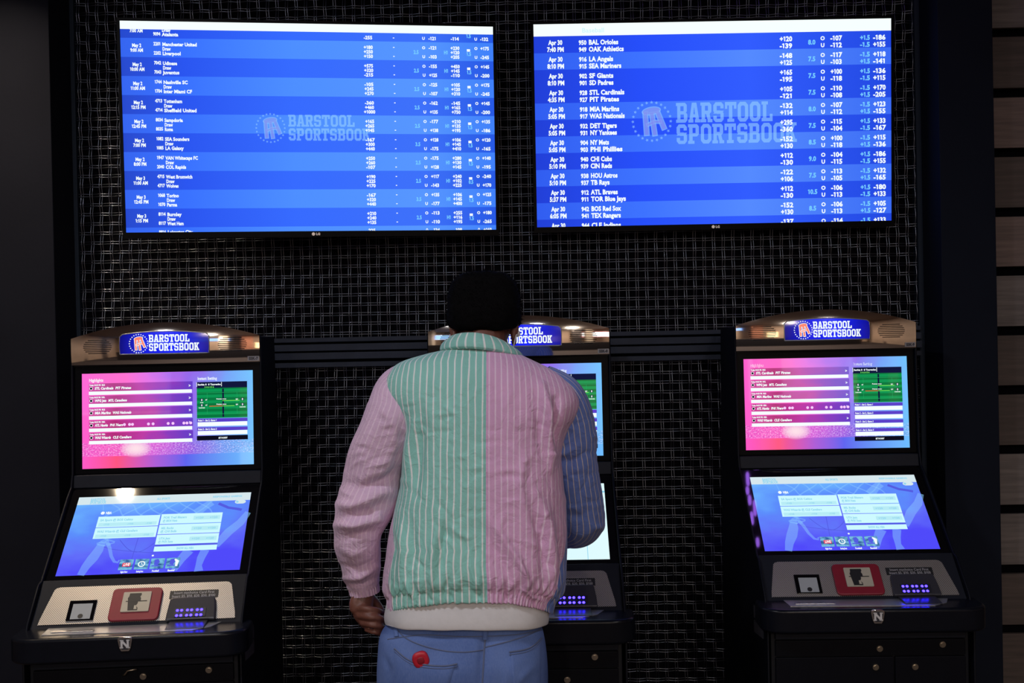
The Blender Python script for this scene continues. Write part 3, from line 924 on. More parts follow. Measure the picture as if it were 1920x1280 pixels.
screen_mat('pic_upper', pic_upper); screen_mat('pic_lower', pic_lower)
screen_mat('pic_row', pic_row); screen_mat('pic_pitch', pic_pitch); screen_mat('pic_tile', pic_tile)
screen_mat('pic_page', lambda nt, uv, u, v: ramp(nt, u, [(0, lin((205, 245, 255))), (1, lin((225, 252, 255)))]))
veil('net_px', lin((150, 212, 255)), 0.30); pixel('card_px', lin((205, 250, 255)), 1.0); glow('card_line', lin((150, 215, 240)), 1.0); glow('card_btn', lin((184, 236, 246)), 1.0)
pixel('court_px', lin((84, 92, 225)), 1.0); glow('red_px', lin((235, 40, 80)), 1.0); glow('orange_px', lin((225, 95, 50)), 1.0)
glow('pitch_px', lin((40, 172, 100)), 1.0); glow('lime_px', lin((120, 235, 90)), 1.0); glow('navy_px', lin((18, 22, 60)), 1.0); glow('black_px', (0.004, 0.004, 0.012), 1.0)
glow('bokeh_px', lin((250, 205, 255)), 1.0); glow('sign_red', lin((255, 130, 110)), 1.1)


def pic_sign(nt, uv, u, v):
    return ramp(nt, u, [(0.0, lin((10, 12, 120))), (0.3, lin((22, 30, 225))), (0.6, lin((26, 40, 250))), (1.0, lin((12, 14, 140)))])


screen_mat('sign_blue', pic_sign, 0.1)

UA = np.array([0, math.sin(0.0553), math.cos(0.0553)])
LA = np.array([0, math.sin(0.8544), math.cos(0.8544)])
DA = np.array([0, 0.0857, 0.0863]); DA /= np.linalg.norm(DA)


def slab_on(face, w0, w1, s0, s1, t, rad=0.0, w0t=None, n=6):
    """plate lying on a face: x from w0..w1, s (metres up the face) s0..s1, thickness t in front; returns MB"""
    def pt(x, s, d): return face.o + np.array([x, 0, 0]) + face.u * s + face.n * d
    out = []
    if rad <= 0: out = [(w0, s0), (w1, s0), (w1, s1), (w0, s1)]
    else:
        for cx, cy, a0 in ((w0 + rad, s0 + rad, math.pi), (w1 - rad, s0 + rad, 1.5 * math.pi), (w1 - rad, s1 - rad, 0), (w0 + rad, s1 - rad, 0.5 * math.pi)):
            for k in range(n + 1):
                a = a0 + k * math.pi / 2 / n
                out.append((cx + rad * math.cos(a), cy + rad * math.sin(a)))
    return plate(face, out, 0.0, t)


def plate(face, outline, d0, d1, uvm=False):
    mb = MB(); n = len(outline)
    v = [face.o + np.array([x, 0, 0]) + face.u * s + face.n * d0 for x, s in outline] + [face.o + np.array([x, 0, 0]) + face.u * s + face.n * d1 for x, s in outline]
    uvs = [(x, s) for x, s in outline] * 2
    mb.add(v, [tuple(range(n))[::-1], tuple(range(n, 2 * n))] + [(i, (i + 1) % n, n + (i + 1) % n, n + i) for i in range(n)], uvs)
    return mb


def header_pt(x, z, d=0.0):
    """the bowed chrome head plate: bulges towards the viewer"""
    q = x / 0.3072
    y = 0.0075 - 0.020 * (1 - q * q) - 0.010 * (1 - ((z - 1.66) / 0.09) ** 2)
    return np.array([x, y - d, z])


class HeadFace(Face):
    def p(self, u, v, d=0.0):
        return header_pt((u - 0.5) * self.w, self.o[2] + (1 - v) * self.h, d)


def make_kiosk(idx, X, Y, rz, label, tagno, page, inst):
    t = empty('betting_kiosk', (X, Y, 0), rz)
    tag(t, label, 'kiosk', 'betting kiosks')
    M = MATS
    # cabinet
    prof = [(-.445, 0.03), (-.445, .79), (-.42, .835), (-.335, .925), (-.30, .94), (-.05, 1.165), (-.01, 1.20), (.016, 1.25), (.04, 1.60), (.03, 1.68), (.30, 1.68), (.335, 1.2), (.335, 0.03)]
    MB().prism(prof, 'x', -.298, .298).build('cabinet_body', M['cabinet'], t, bevel=0.003)
    MB().box(-.29, .29, -.43, .33, 0.0, 0.03).build('plinth', M['black_plastic'], t)
    side = [(-.465, 0.0), (-.465, .79), (-.43, .862), (-.335, .957), (-.312, .962), (-.068, 1.178), (-.030, 1.205), (-.014, 1.25), (.004, 1.60), (.006, 1.688), (.30, 1.688), (.345, 1.2), (.345, 0.0)]
    for s in (-1, 1):
        sp = MB().prism(side, 'x', s * .3085 - .0035, s * .3085 + .0035).build('side_panel', M['cabinet'], t, bevel=0.003)
        if (idx == 2 and s < 0) or (idx == 0 and s > 0):
            for z0 in (.705, .752):
                x_ = s * .3125
                MB().add([(x_, -.415, z0 + .02), (x_, -.258, z0), (x_, -.258, z0 + .040), (x_, -.415, z0 + .060)], [(0, 1, 2, 3)]).build('side_sticker', M['sticker_grey'], sp)
    # head plate: arched chrome with a lit sign and two speaker grilles
    xs = np.linspace(-.3072, .3072, 61); rows = []
    for k in range(13):
        f = k / 12
        rows.append([header_pt(x, 1.605 + f * (1.693 + 0.049 * (1 - (x / .3072) ** 2) - 1.605)) for x in xs])
    hb = MB().grid(rows)
    top = [[rows[-1][i], rows[-1][i] + np.array([0, 0.03 + 0.02 * (1 - (x / .3072) ** 2), -0.004])] for i, x in enumerate(xs)]
    hb.grid(top)
    head = hb.build('head_plate', M['chrome'], t, smooth=True)
    back = [(x, 1.600) for x in (-.3072, .3072)] + [(x, 1.690 + 0.049 * (1 - (x / .3072) ** 2)) for x in xs[::-1]]
    MB().prism(back, 'y', 0.014, 0.060).build('head_box', M['black_plastic'], t)
    HF = HeadFace((0, 0, 1.605), (1, 0, 0), (0, 0, 1), .6144, .136)
    sxs = np.linspace(-.1445, .1445, 33)

    def sign_top(x): return 1.7025 + 0.0098 * (1 - (x / .1445) ** 2) - 0.006 * max(0, (abs(x) - .138) / .0065) ** 2
    srows = [[header_pt(x, 1.6385 + f * (sign_top(x) - 1.6385), 0.0032) for x in sxs] for f in np.linspace(0, 1, 7)]
    suv = [[((x + .1445) / .289, f) for x in sxs] for f in np.linspace(0, 1, 7)]
    sg = MB().grid(srows, uv=suv)
    sign = sg.build('sign_panel', M['sign_blue'], t, smooth=True, fix=False)
    rim = [header_pt(x, 1.6385, .002) for x in sxs] + [header_pt(x, sign_top(x), .002) for x in sxs[::-1]]
    MB().tube(rim + [rim[0]], .0022, 6, False).build('sign_rim', M['lamp_metal'], sign, smooth=True)
    ml, mf = MB(), MB()
    stool_logo(HF, mf, ml, 0.5 - .0822 / .6144, 1 - (1.673 - 1.605) / .136, .0300 / .6144, 0.0042)
    vz = lambda z: 1 - (z - 1.605) / .136
    slab_text(HF, ml, 'BARSTOOL', 0.5 - .0490 / .6144, vz(1.7015), vz(1.6765), .0167 / .6144, 0.0042)
    slab_text(HF, ml, 'SPORTSBOOK', 0.5 - .0490 / .6144, vz(1.6730), vz(1.6475), .0163 / .6144, 0.0042)
    fine(ml.build('sign_lettering', M['white_px'], sign, fix=False)); mf.build('sign_stool', M['sign_red'], sign, fix=False)
    for cx in (-.2190, .2200):
        gm = MB(); sl = MB()
        for k in range(8):
            z = 1.643 + k * .0062; hw = .047 * math.sqrt(max(0.05, 1 - ((k - 3.5) / 4.6) ** 2))
            pth = [header_pt(cx + x, z, 0.0006) for x in np.linspace(-hw, hw, 9)]
            sl.tube(pth, .0014, 6)
        sl.build('speaker_grille', M['black_plastic'], head, smooth=True)
    tg = MB()
    q = [(.268, 1.6085), (.3055, 1.6085), (.3055, 1.6235), (.268, 1.6235)]
    tg.add([header_pt(x, z, 0.0012) for x, z in q], [(0, 1, 2, 3)])
    tgo = tg.build('asset_tag', M['tag_grey'], head)
    tt = MB(); HF.text(tt, tagno, 0.5 + .2868 / .6144, vz(1.616), .0085 / .136, 'c', .029 / .6144, d=0.0018)
    fine(tt.build('tag_print', M['print_dark'], tgo, fix=False))

    # upper monitor
    U = Face((0, 0.0, 1.2614), (1, 0, 0), UA, .56, .315)
    slab_on(Face((0, 0.026, 1.2614), (1, 0, 0), UA, .56, .315), -.3045, .3045, -.0195, .3405, .0250, .006).build('upper_monitor', M['black_satin'], t, bevel=0.002)
    sm = MB(); U.rect(sm, 0, 0, 1, 1, 0.0006)
    us = sm.build('upper_screen', M['pic_upper'], t, fix=False)
    rowm, wh, tx, bk, gr, nv, ln, og, lm, bkm = MB(), MB(), MB(), MB(), MB(), MB(), MB(), MB(), MB(), MB()
    games = [('STL Cardinals', 'PIT Pirates', 'MLB'), ('WPG Jets', 'MTL Canadiens', 'NHL'), ('MIA Marlins', 'WAS Nationals', 'MLB'), ('ATL Hawks', 'PHI 76ers', 'NBA'), ('WAS Wizards', 'CLE Cavaliers', 'NBA')]
    U.text(tx, 'Highlights', .041, .071, .030, 'l', .083); U.text(tx, 'Instant Betting', .674, .077, .030, 'l', .114)
    for k, (a, b, lg) in enumerate(games):
        v0 = .104 + .1298 * k
        U.rect(rowm, .040, v0, .645, v0 + .085, .0009)
        U.rect(wh, .040, v0 + .085, .640, v0 + .121, .0011)
        U.text(tx, 'Today 04:35 PM  ' + lg, .043, v0 + .018, .016, 'l', .090, d=.0011)
        U.disc(tx, .053, v0 + .053, .0095, .0011); U.disc(bk, .053, v0 + .053, .0070, .0013)
        U.text(tx, a, .074, v0 + .053, .025, 'l', .0083 * len(a), d=.0011, slant=.12)
        U.text(tx, b, .086 + .0083 * len(a), v0 + .053, .025, 'l', .0083 * len(b), d=.0011, slant=.12)
        U.text(tx, '>', .622, v0 + .045, .026, 'l', .012, d=.0011)
    for uu in (.245, .275, .292, .385, .412, .500, .528, .592, .610, .632):
        U.disc(bkm, uu, .545, .0085, .0013, 14)
    U.rect(nv, .669, .115, .966, .180, .0009); U.rect(gr, .669, .180, .966, .500, .0009)
    for uu in (.669, .815): U.rect(tx, uu - .0015, .118, uu + .0015, .165, .0012)
    U.text(tx, 'Serbia 0  0 Tsurenko', .675, .142, .017, 'l', .136, d=.0011); U.text(lm, '3 4 6 4 5 6', .715, .170, .015, 'l', .055, d=.0011)
    for v_ in (.228, .455): U.rect(ln, .671, v_, .964, v_ + .003, .0010)
    for u_ in (.729, .905): U.rect(ln, u_, .228, u_ + .0015, .455, .0010)
    U.rect(nv, .8185, .19, .8285, .49, .00095)
    for v_, w_ in ((.306, 0), (.362, 1)):
        for u_ in (.698, .938): U.rect(nv, u_ - .008, v_ - .014, u_ + .008, v_ + .014, .0010); U.text(tx, '0', u_, v_, .020, 'c', .008, d=.0013)
        U.text(tx, 'Points won', .813, v_ - .008, .011, 'c', .058, d=.0011); U.text(tx, '75%', .905, v_, .012, 'c', .015, d=.0011); U.text(tx, '4%', .725, v_, .012, 'c', .012, d=.0011)
        U.rect(lm, .819, v_ + .008, .890 + .03 * (1 - w_), v_ + .015, .0011)
        if w_: U.rect(og, .742, v_ + .008, .819, v_ + .015, .0011)
    U.text(tx, 'Aces', .698, .332, .010, 'c', .018, d=.0011); U.text(tx, 'Double faults', .698, .388, .010, 'c', .036, d=.0011); U.text(tx, 'Double faults', .938, .388, .010, 'c', .036, d=.0011)
    for k in range(inst):
        v0 = .505 + .0925 * k
        U.rect(rowm, .669, v0, .966, v0 + .035, .0009)
        U.text(tx, 'Point %d - Set 2, Game %d' % (k + 1, k + 1), .674, v0 + .018, .017, 'l', .110, d=.0011, slant=.12)
        U.rect(wh, .673, v0 + .037, .964, v0 + .080, .0011)
    v0 = .505 + .0925 * inst - .004
    U.rect(bk, .667, v0, .967, v0 + .048, .0010); U.text(tx, 'BET IN EVENT', .820, v0 + .025, .016, 'c', .052, d=.0013, slant=.12)
    for m_, n_, c_ in ((rowm, 'game_row', 'pic_row'), (wh, 'odds_bar', 'white_px'), (tx, 'screen_text', 'white_px'), (bk, 'dark_boxes', 'black_px'), (gr, 'pitch_picture', 'pic_pitch'), (nv, 'score_boxes', 'navy_px'), (ln, 'pitch_lines', 'pitch_px'), (og, 'red_bar', 'orange_px'), (lm, 'green_bars', 'lime_px'), (bkm, 'stadium_lights', 'bokeh_px')):
        if not m_.v: continue
        if n_ in ('game_row', 'odds_bar'): each(m_, n_, M[c_], us)
        else: fine(m_.build(n_, M[c_], us, fix=False))
    # band between the monitors
    MB().prism([(-.0195, 1.2010), (-.012, 1.2415), (.03, 1.2430), (.03, 1.1900), (.004, 1.1900)], 'x', -.3045, .3045).build('monitor_band', M['cabinet_grey'], t, bevel=0.002)
    # lower monitor (touch screen)
    L = Face((0, -.2806, .9687), (1, 0, 0), LA, .5541, .3117)
    lb = Face(L.o - L.n * .0265, (1, 0, 0), LA, .5541, .3117)
    slab_on(lb, -.3045, .3045, -.0195, .3490, .0260, .008).build('touch_monitor', M['black_gloss'], t, bevel=0.002)
    sm = MB(); L.rect(sm, 0, 0, 1, 1, 0.0002)
    if page:
        ls = sm.build('touch_screen', M['pic_page'], t, fix=False)
        a, b, c = MB(), MB(), MB()
        L.rect(a, 0, .105, 1, .130, .0005); L.rect(a, .875, .13, .879, 1.0, .0005); L.rect(a, .38, .13, .383, 1.0, .0005)
        L.text(b, 'BARSTOOL SPORTSBOOK', .05, .055, .035, 'l', .18, d=.0005)
        for k in range(5): L.rect(b, .05, .22 + k * .13, .34, .30 + k * .13, .0005); L.rect(b, .42, .22 + k * .13, .84, .30 + k * .13, .0005)
        fine(a.build('page_lines', M['card_line'], ls, fix=False)); fine(b.build('page_text', M['card_line'], ls, fix=False))
    else:
        ls = sm.build('touch_screen', M['pic_lower'], t, fix=False)
        bar, net, court, card, cline, til, wt, rd, btn = MB(), MB(), MB(), MB(), MB(), MB(), MB(), MB(), MB()
        L.rect(bar, 0, 0, 1, .104, .0008)
        L.text(cline, 'BARSTOOL', .072, .040, .034, 'l', .085, d=.0011); L.text(cline, 'SPORTSBOOK', .072, .078, .034, 'l', .092, d=.0011)
        L.text(cline, 'ALL SPORTS', .455, .052, .026, 'l', .075, d=.0011); L.text(cline, 'RESPONSIBLE GAMING', .78, .048, .022, 'l', .17, d=.0011)
        L.disc(bar, .925, .126, .012, .0008, 14); L.disc(bar, .965, .126, .012, .0008, 14); L.rect(bar, .925, .101, .965, .151, .0008); L.disc(cline, .927, .126, .008, .0011)
        # basketball net, court lines, reaching hands
        for k in range(6):
            u0 = .20 + .10 * k
            L.ribbon(net, [(u0 + .10 * q + .012 * math.sin(q * 5 + k), .104 + .17 * q) for q in np.linspace(0, 1, 9)], .008, .0005)
            L.ribbon(net, [(u0 + .09 - .11 * q + .01 * math.sin(q * 4 + k), .104 + .17 * q) for q in np.linspace(0, 1, 9)], .008, .00052)
        L.ribbon(net, [(.15 + .015 * q, .104 + .12 * q) for q in np.linspace(0, 1, 4)], .004, .0005)
        for k in range(3):
            L.ribbon(net, [(.205 + .02 * k + .03 * math.sin(q * 7 + 2 * k), .55 + .10 * q) for q in np.linspace(0, 1, 9)], .008, .00055)
        L.ribbon(net, [(.225, .58), (.255, .68), (.275, .78), (.300, .85), (.320, .86), (.325, .83)], [.022, .02, .018, .016, .014, .008], .00055)
        L.ribbon(net, [(.205, .60), (.195, .70), (.175, .80), (.150, .90), (.135, 1.0)], [.035, .055, .062, .05, .04], .0005)
        L.ribbon(net, [(1.0, .27), (.965, .40), (.905, .52), (.870, .62), (.850, .70)], [.035, .05, .055, .05, .03], .0005)
        L.ribbon(net, [(.79, .74), (.775, .84), (.770, .93), (.775, 1.0)], [.05, .045, .035, .05], .0005)
        L.ribbon(net, [(.70, .74), (.665, .85), (.64, .98)], [.06, .05, .03], .00045)
        L.ribbon(net, [(.78, .12), (.74, .18), (.70, .26)], [.05, .05, .06], .00045)
        L.ribbon(court, [(.82, .14), (.88, .20), (.93, .22), (.96, .235)], .018, .0005)
        L.ribbon(court, [(.30 + .22 * q, .58 + .16 * math.sin(q * math.pi)) for q in np.linspace(0, 1, 13)], .004, .0005)
        L.ribbon(court, [(.22 + .30 * q, .66 + .10 * q ** .6) for q in np.linspace(0, 1, 9)], .004, .00052)
        L.ribbon(court, [(.40, .56), (.392, .84)], .004, .00055)
        # cards
        for (u0, v0, u1, v1) in ((.145, .270, .496, .410), (.145, .418, .496, .556), (.503, .262, .853, .392), (.503, .400, .853, .524), (.503, .532, .853, .655), (.503, .680, .853, .742)):
            L.rect(card, u0, v0, u1, v1, .0009)
        L.rect(court, .503, .658, .853, .676, .0008)
        for i_, (a_, v_) in enumerate((('SA Spurs @ BOS Celtics', .318), ('WAS Wizards @ CLE Cavaliers', .466))):
            L.text(cline, a_, .160, v_, .026, 'l', .0084 * len(a_), d=.0012); L.rect(btn, .155, v_ + .036, .484, v_ + .080, .0011)
            for u_ in (.20, .335, .44): L.text(cline, '-110', u_, v_ + .058, .020, 'c', .035, d=.0013)
        for a_, b_, v_ in (('POR Trail Blazers', '@ BKN Nets', .310), ('MIL Bucks', '@ CHI Bulls', .448), ('UTA Jazz', '@ PHX Suns', .580)):
            L.text(cline, a_, .518, v_, .026, 'l', .0078 * len(a_), d=.0012); L.text(cline, b_, .518, v_ + .042, .026, 'l', .0082 * len(b_), d=.0012)
            L.rect(btn, .690, v_ - .012, .842, v_ + .040, .0011)
            for u_ in (.725, .805): L.text(cline, '+120', u_, v_ + .014, .022, 'c', .045, d=.0013)
        L.text(cline, 'SHOW ALL NBA', .676, .711, .026, 'c', .095, d=.0012)
        L.text(wt, 'NBA', .180, .222, .030, 'l', .032, d=.0008); L.disc(wt, .162, .222, .012, .0008, 6)
        L.disc(wt, .505, .791, .006, .0008, 10)
        for k, (lbl) in enumerate(('Right Now', 'Starting Soon', 'Football', 'Baseball')):
            u0 = .331 + .0855 * k
            L.rect(til, u0, .828, u0 + .075, .955, .0009); L.text(wt, lbl, u0 + .036, .979, .020, 'c', .038, d=.0009)
            if k == 0: L.rect(rd, u0 + .018, .870, u0 + .062, .915, .0011); L.text(wt, 'LIVE', u0 + .040, .892, .030, 'c', .034, d=.0013, slant=.15)
            elif k == 1:
                L.ribbon(wt, [(u0 + .037 + .017 * math.cos(a), .890 + .0302 * math.sin(a)) for a in np.linspace(0, 2 * math.pi, 21)], .006, .0011)
                L.ribbon(wt, [(u0 + .037, .872), (u0 + .037, .892), (u0 + .044, .898)], .004, .0012)
            else:
                L.rect(court, u0 + .008, .912, u0 + .052, .926, .0011); L.ribbon(court, [(u0 + .03, .84), (u0 + .035, .87), (u0 + .03, .91)], [.02, .03, .02], .0011)
                L.ribbon(wt, [(u0 + .045, .845), (u0 + .06, .87), (u0 + .058, .93)], [.01, .02, .012], .0011) if k == 3 else None
        for m_, n_, c_ in ((bar, 'menu_bar', 'white_soft'), (net, 'net_and_hands', 'net_px'), (court, 'court_lines', 'court_px'), (card, 'game_card', 'card_px'), (cline, 'card_text', 'card_line'), (btn, 'card_buttons', 'card_btn'), (til, 'menu_tile', 'pic_tile'), (rd, 'live_badge', 'red_px'), (wt, 'screen_text', 'white_px')):
            if n_ in ('game_card', 'menu_tile'): each(m_, n_, M[c_], ls)
            else: fine(m_.build(n_, M[c_], ls, fix=False))
    # sloping deck
    D = Face((0, -.4125, .8565), (1, 0, 0), DA, .56, .1216)
    dframe = [(-.3045, -.020), (.3045, -.020), (.3045, .150), (-.3045, .150)]
    plate(D, dframe, -.022, -.0020).build('deck_base', M['cabinet_grey'], t, bevel=0.002)
    outl = [(-.285, -.002), (.285, -.002)] + [(.282 - .0001 * s_ - .018 * q, .02 + .085 * q) for q, s_ in ((0, 0), (.35, 0), (.7, 0), (1, 0))] + [(.262, .114), (.256, .1205), (.246, .1235), (-.246, .1235), (-.256, .1205), (-.262, .114)] + [(-(.282 - .018 * q), .02 + .085 * q) for q in (1, .7, .35, 0)]
    plate(D, outl, -.0025, .0).build('deck_plate', M['perforated_steel'], t)
    # code reader window
    rdr = slab_on(D, -.2065, -.1280, .0070, .0740, .004).build('code_reader', M['black_gloss'], t, bevel=0.001)
    slab_on(D, -.1945, -.1375, .0110, .0620, .0046).build('reader_glass', M['window_glass'], rdr)
    df = Face((0, -.4125, .8565), (1, 0, 0), DA, 1.0, 1.0)
    dd = MB(); df.disc(dd, .5 - .166, 1 - .020, .0075, .0056, 18); dd.build('reader_dot', M['label_black'], rdr, fix=False)
    # red card reader
    red = slab_on(D, -.0850, .0612, -.0015, .1075, .009, .014).build('card_reader', M['red_plastic'], t, bevel=0.003)
    ins = slab_on(D, -.0512, .0310, .0245, .0915, .0125, .003).build('reader_insert', M['ivory_plastic'], red, bevel=0.001)
    mk = MB()
    for pts in ([(-.034, .060), (.003, .060), (.003, .068), (.000, .074), (.003, .080), (.002, .086), (-.032, .086), (-.033, .075), (-.036, .070)], [(-.030, .028), (-.002, .028), (-.002, .036), (-.008, .044), (-.004, .052), (-.004, .058), (-.034, .058), (-.032, .044)]):
        df.poly(mk, [(.5 + x, 1 - s) for x, s in pts], .0128)
    df.poly(mk, [(.5 - .040, 1 - .0575), (.5 + .022, 1 - .0575), (.5 + .022, 1 - .0605), (.5 - .040, 1 - .0605)], .0130)
    mk.build('card_symbol', M['label_black'], ins, fix=False)
    gl = MB(); df.poly(gl, [(.5 - .013, 1 - .032), (.5 - .004, 1 - .032), (.5 - .008, 1 - .045), (.5 - .013, 1 - .045)], .0131); gl.build('symbol_hand', M['ivory_plastic'], ins, fix=False)
    # bill acceptor
    lab = slab_on(D, .0822, .2258, .0700, .0960, .0012).build('acceptor_label', M['label_black'], t)
    lt = MB(); df.text(lt, 'Insert mychoice Card First', .5 + .154, 1 - .0885, .0082, 'c', .120, d=.0017, bold=False); df.text(lt, 'Insert $5, $10, $20, $50, $100', .5 + .154, 1 - .0770, .0082, 'c', .128, d=.0017, bold=False)
    fine(lt.build('label_text', M['label_print'], lab, fix=False))
    hp = [(.084, -.008), (.229, -.008), (.226, .030), (.221, .064), (.212, .0680), (.098, .0680), (.089, .064), (.086, .030)]
    acc = plate(D, hp, 0.0, .012).build('bill_acceptor', M['led_housing'], t, bevel=0.004)
    # horizontal snout with the note slot
    MB().prism([(-.400, .8560), (-.470, .8510), (-.487, .8480), (-.487, .845), (-.400, .845)], 'x', .098, .208).build('bill_snout', M['led_housing'], acc, bevel=0.003)
    slab_on(D, .108, .200, .0000, .0290, .0138, .002).build('bill_slot', M['label_black'], acc)
    for k in range(6):
        x = .1165 + .0145 * k - (.0 if k % 2 == 0 else .0022)
        for s_ in (.0215, .0045):
            c = D.o + np.array([x, 0, 0]) + D.u * s_ + D.n * .0138
            MB().tube([c, c + D.n * .0012, c + D.n * .0022], [.0042, .0036, .0012], 10).build('led_lamp', M['led_blue'], acc)
    # ledge and tray
    hw, yb, yf, rr = .335, -.395, -.532, .075
    ol = [(-hw, yb)] + [(-hw + rr - rr * math.cos(a), yf + rr * .8 - rr * .8 * math.sin(a)) for a in np.linspace(0, math.pi / 2, 8)] + [(hw - rr + rr * math.sin(a), yf + rr * .8 - rr * .8 * math.cos(a)) for a in np.linspace(0, math.pi / 2, 8)] + [(hw, yb)]
    led = MB().prism(ol, 'z', .772, .845).build('ledge', M['ledge'], t, bevel=0.010, seg=3)
    ot = [(-.252, -.405), (-.246, -.492), (.181, -.500), (.225, -.470), (.251, -.410)]
    MB().prism(ot, 'z', .844, .8465).build('tray_plate', M['tray'], led)
    MB().box(-.227, -.107, -.474, -.458, .8466, .8490).build('ticket_slot', M['steel'], led, bevel=0.001)
    # shield emblem with the letter N
    sh = [(-.019, .842), (-.012, .8445), (.012, .8445), (.019, .842), (.0205, .835), (.016, .812), (.011, .803), (-.011, .803), (-.016, .812), (-.0205, .835)]
    em = MB().prism(sh, 'y', -.538, -.531).build('emblem', M['chrome'], led, bevel=0.0015)
    EF = Face((0, -.5385, .803), (1, 0, 0), (0, 0, 1), .041, .0415)
    e1 = MB().prism([(x * .74, .8235 + (z - .8235) * .74) for x, z in sh], 'y', -.5384, -.5379); eb = e1.build('emblem_field', M['print_dark'], led)
    e2 = MB(); EF.text(e2, 'N', .5, .48, .52, 'c', .62, d=.0006); EF.rect(e2, .16, .70, .40, .76, .0006); EF.rect(e2, .58, .70, .84, .76, .0006); EF.rect(e2, .16, .20, .42, .26, .0006); EF.rect(e2, .60, .20, .84, .26, .0006)
    fine(e2.build('emblem_letter', M['emblem_white'], led, fix=False))
    # lower cabinet: strip, drawer, doors, locks
    MB().box(-.285, .285, -.458, -.44, .736, .762).build('top_strip', M['cabinet_grey'], t, bevel=0.002)
    dr = MB().box(-.285, .285, -.455, -.44, .684, .732).build('drawer', M['cabinet_door'], t, bevel=0.002)
    doors = [MB().box(-.285, .070, -.455, -.44, .06, .680).build('door', M['cabinet_door'], t, bevel=0.002), MB().box(.074, .285, -.455, -.44, .06, .680).build('door', M['cabinet_door'], t, bevel=0.002)]
    for x, z, par in ((.027, .706, dr), (.215, .717, dr), (.014, .650, doors[0]), (.132, .650, doors[1])):
        MB().disc((x, -.455, z), .0095, (0, -1, 0), .005, 18).disc((x, -.460, z), .006, (0, -1, 0), .003, 14).build('lock', M['brass'], par, smooth=False)
    if idx == 0:
        MB().tube([(-.030, -.462, .712), (-.022, -.466, .716), (-.014, -.468, .727), (.012, -.468, .731)], .003, 8).build('key', M['brass'], dr, smooth=True)
    return t


make_kiosk(0, -1.2183, 3.5303, 0.0905, 'betting kiosk beside the dark pillar, its deck lit warm', 'SSK-7', False, 2)
make_kiosk(1, -0.0450, 3.6224, -0.0041, 'betting kiosk the person is using, touch screen showing a white page', 'SSK-8', True, 4)
make_kiosk(2, 1.0137, 3.6991, -0.0153, 'betting kiosk beside the plank wall, clear of the person, pinkish deck', 'SSK-9', False, 4)

# ------------------------------------------------------------------ the person at the middle kiosk
def fabric(name, base, stripe, pitch, width, amount=1.0, rough=0.85):
    """woven cotton with fine stripes along the grain: UV u in metres across, v along"""
    m, nt, b = nodes_of(name)
    uv, u, v = uv_nodes(nt)
    fr = math_node(nt, 'FRACT', math_node(nt, 'ADD', math_node(nt, 'DIVIDE', u, pitch), 100.0))
    d = math_node(nt, 'ABSOLUTE', math_node(nt, 'SUBTRACT', fr, 0.5))
    hw = width / pitch / 2
    s = math_node(nt, 'MULTIPLY', math_node(nt, 'SUBTRACT', hw * 1.25, d), 1 / (hw * 0.5), True)
    tc = N(nt, 'ShaderNodeTexCoord')
    nz = N(nt, 'ShaderNodeTexNoise'); nz.inputs['Scale'].default_value = 9; nz.inputs['Detail'].default_value = 3
    nt.links.new(tc.outputs['Object'], nz.inputs['Vector'])
    base2 = mixc(nt, nz.outputs['Fac'], tuple(c * 0.90 for c in base), tuple(min(1, c * 1.08) for c in base))
    nt.links.new(mixc(nt, math_node(nt, 'MULTIPLY', s, amount), base2, stripe), b.inputs['Base Color'])
    b.inputs['Roughness'].default_value = rough
    b.inputs['Specular IOR Level'].default_value = 0.2
    b.inputs['Sheen Weight'].default_value = 0.15
    wv = N(nt, 'ShaderNodeTexNoise'); wv.inputs['Scale'].default_value = 520
    nt.links.new(tc.outputs['Object'], wv.inputs['Vector'])
    wr = N(nt, 'ShaderNodeTexNoise'); wr.inputs['Scale'].default_value = 34; wr.inputs['Detail'].default_value = 4; wr.inputs['Distortion'].default_value = 1.2
    nt.links.new(tc.outputs['Object'], wr.inputs['Vector'])
    h = math_node(nt, 'ADD', math_node(nt, 'MULTIPLY', wv.outputs['Fac'], 0.12), math_node(nt, 'MULTIPLY', wr.outputs['Fac'], 1.0))
    bp = N(nt, 'ShaderNodeBump'); bp.inputs['Strength'].default_value = 0.6; bp.inputs['Distance'].default_value = 0.008
    nt.links.new(h, bp.inputs['Height']); nt.links.new(bp.outputs[0], b.inputs['Normal'])
    MATS[name] = m


fabric('cotton_mint', (0.27, 0.59, 0.53), (0.78, 0.82, 0.82), 0.0172, 0.0036)
fabric('cotton_pink', (0.66, 0.38, 0.60), (0.80, 0.64, 0.78), 0.0150, 0.0034, 0.8)
fabric('cotton_sleeve', (0.65, 0.45, 0.63), (0.78, 0.62, 0.74), 0.0140, 0.0032, 0.7)
fabric('cotton_blue', (0.13, 0.20, 0.52), (0.60, 0.52, 0.50), 0.0160, 0.0024, 0.9)
surf('cotton_white', (0.62, 0.61, 0.62), 0.9, var=0.06, scale=60, bump=0.3, bscale=60)
surf('skin', (0.150, 0.056, 0.038), 0.5, var=0.2, scale=25, bump=0.2, bscale=180)
surf('hair_black', (0.0025, 0.0023, 0.0028), 0.95, spec=0.08, var=0.3, scale=80, bump=0.6, bscale=300)
surf('eye_white', (0.5, 0.48, 0.45), 0.2)
surf('eye_dark', (0.01, 0.007, 0.005), 0.1)
surf('red_tin', (0.50, 0.015, 0.035), 0.4, var=0.1)
surf('red_tin_dark', (0.25, 0.008, 0.02), 0.5)
surf('shoe_white', (0.5, 0.5, 0.5), 0.6)
surf('shoe_sole', (0.35, 0.34, 0.32), 0.7)
surf('earphone_white', (0.75, 0.75, 0.78), 0.35)
surf('stitch', (0.10, 0.13, 0.24), 0.8)


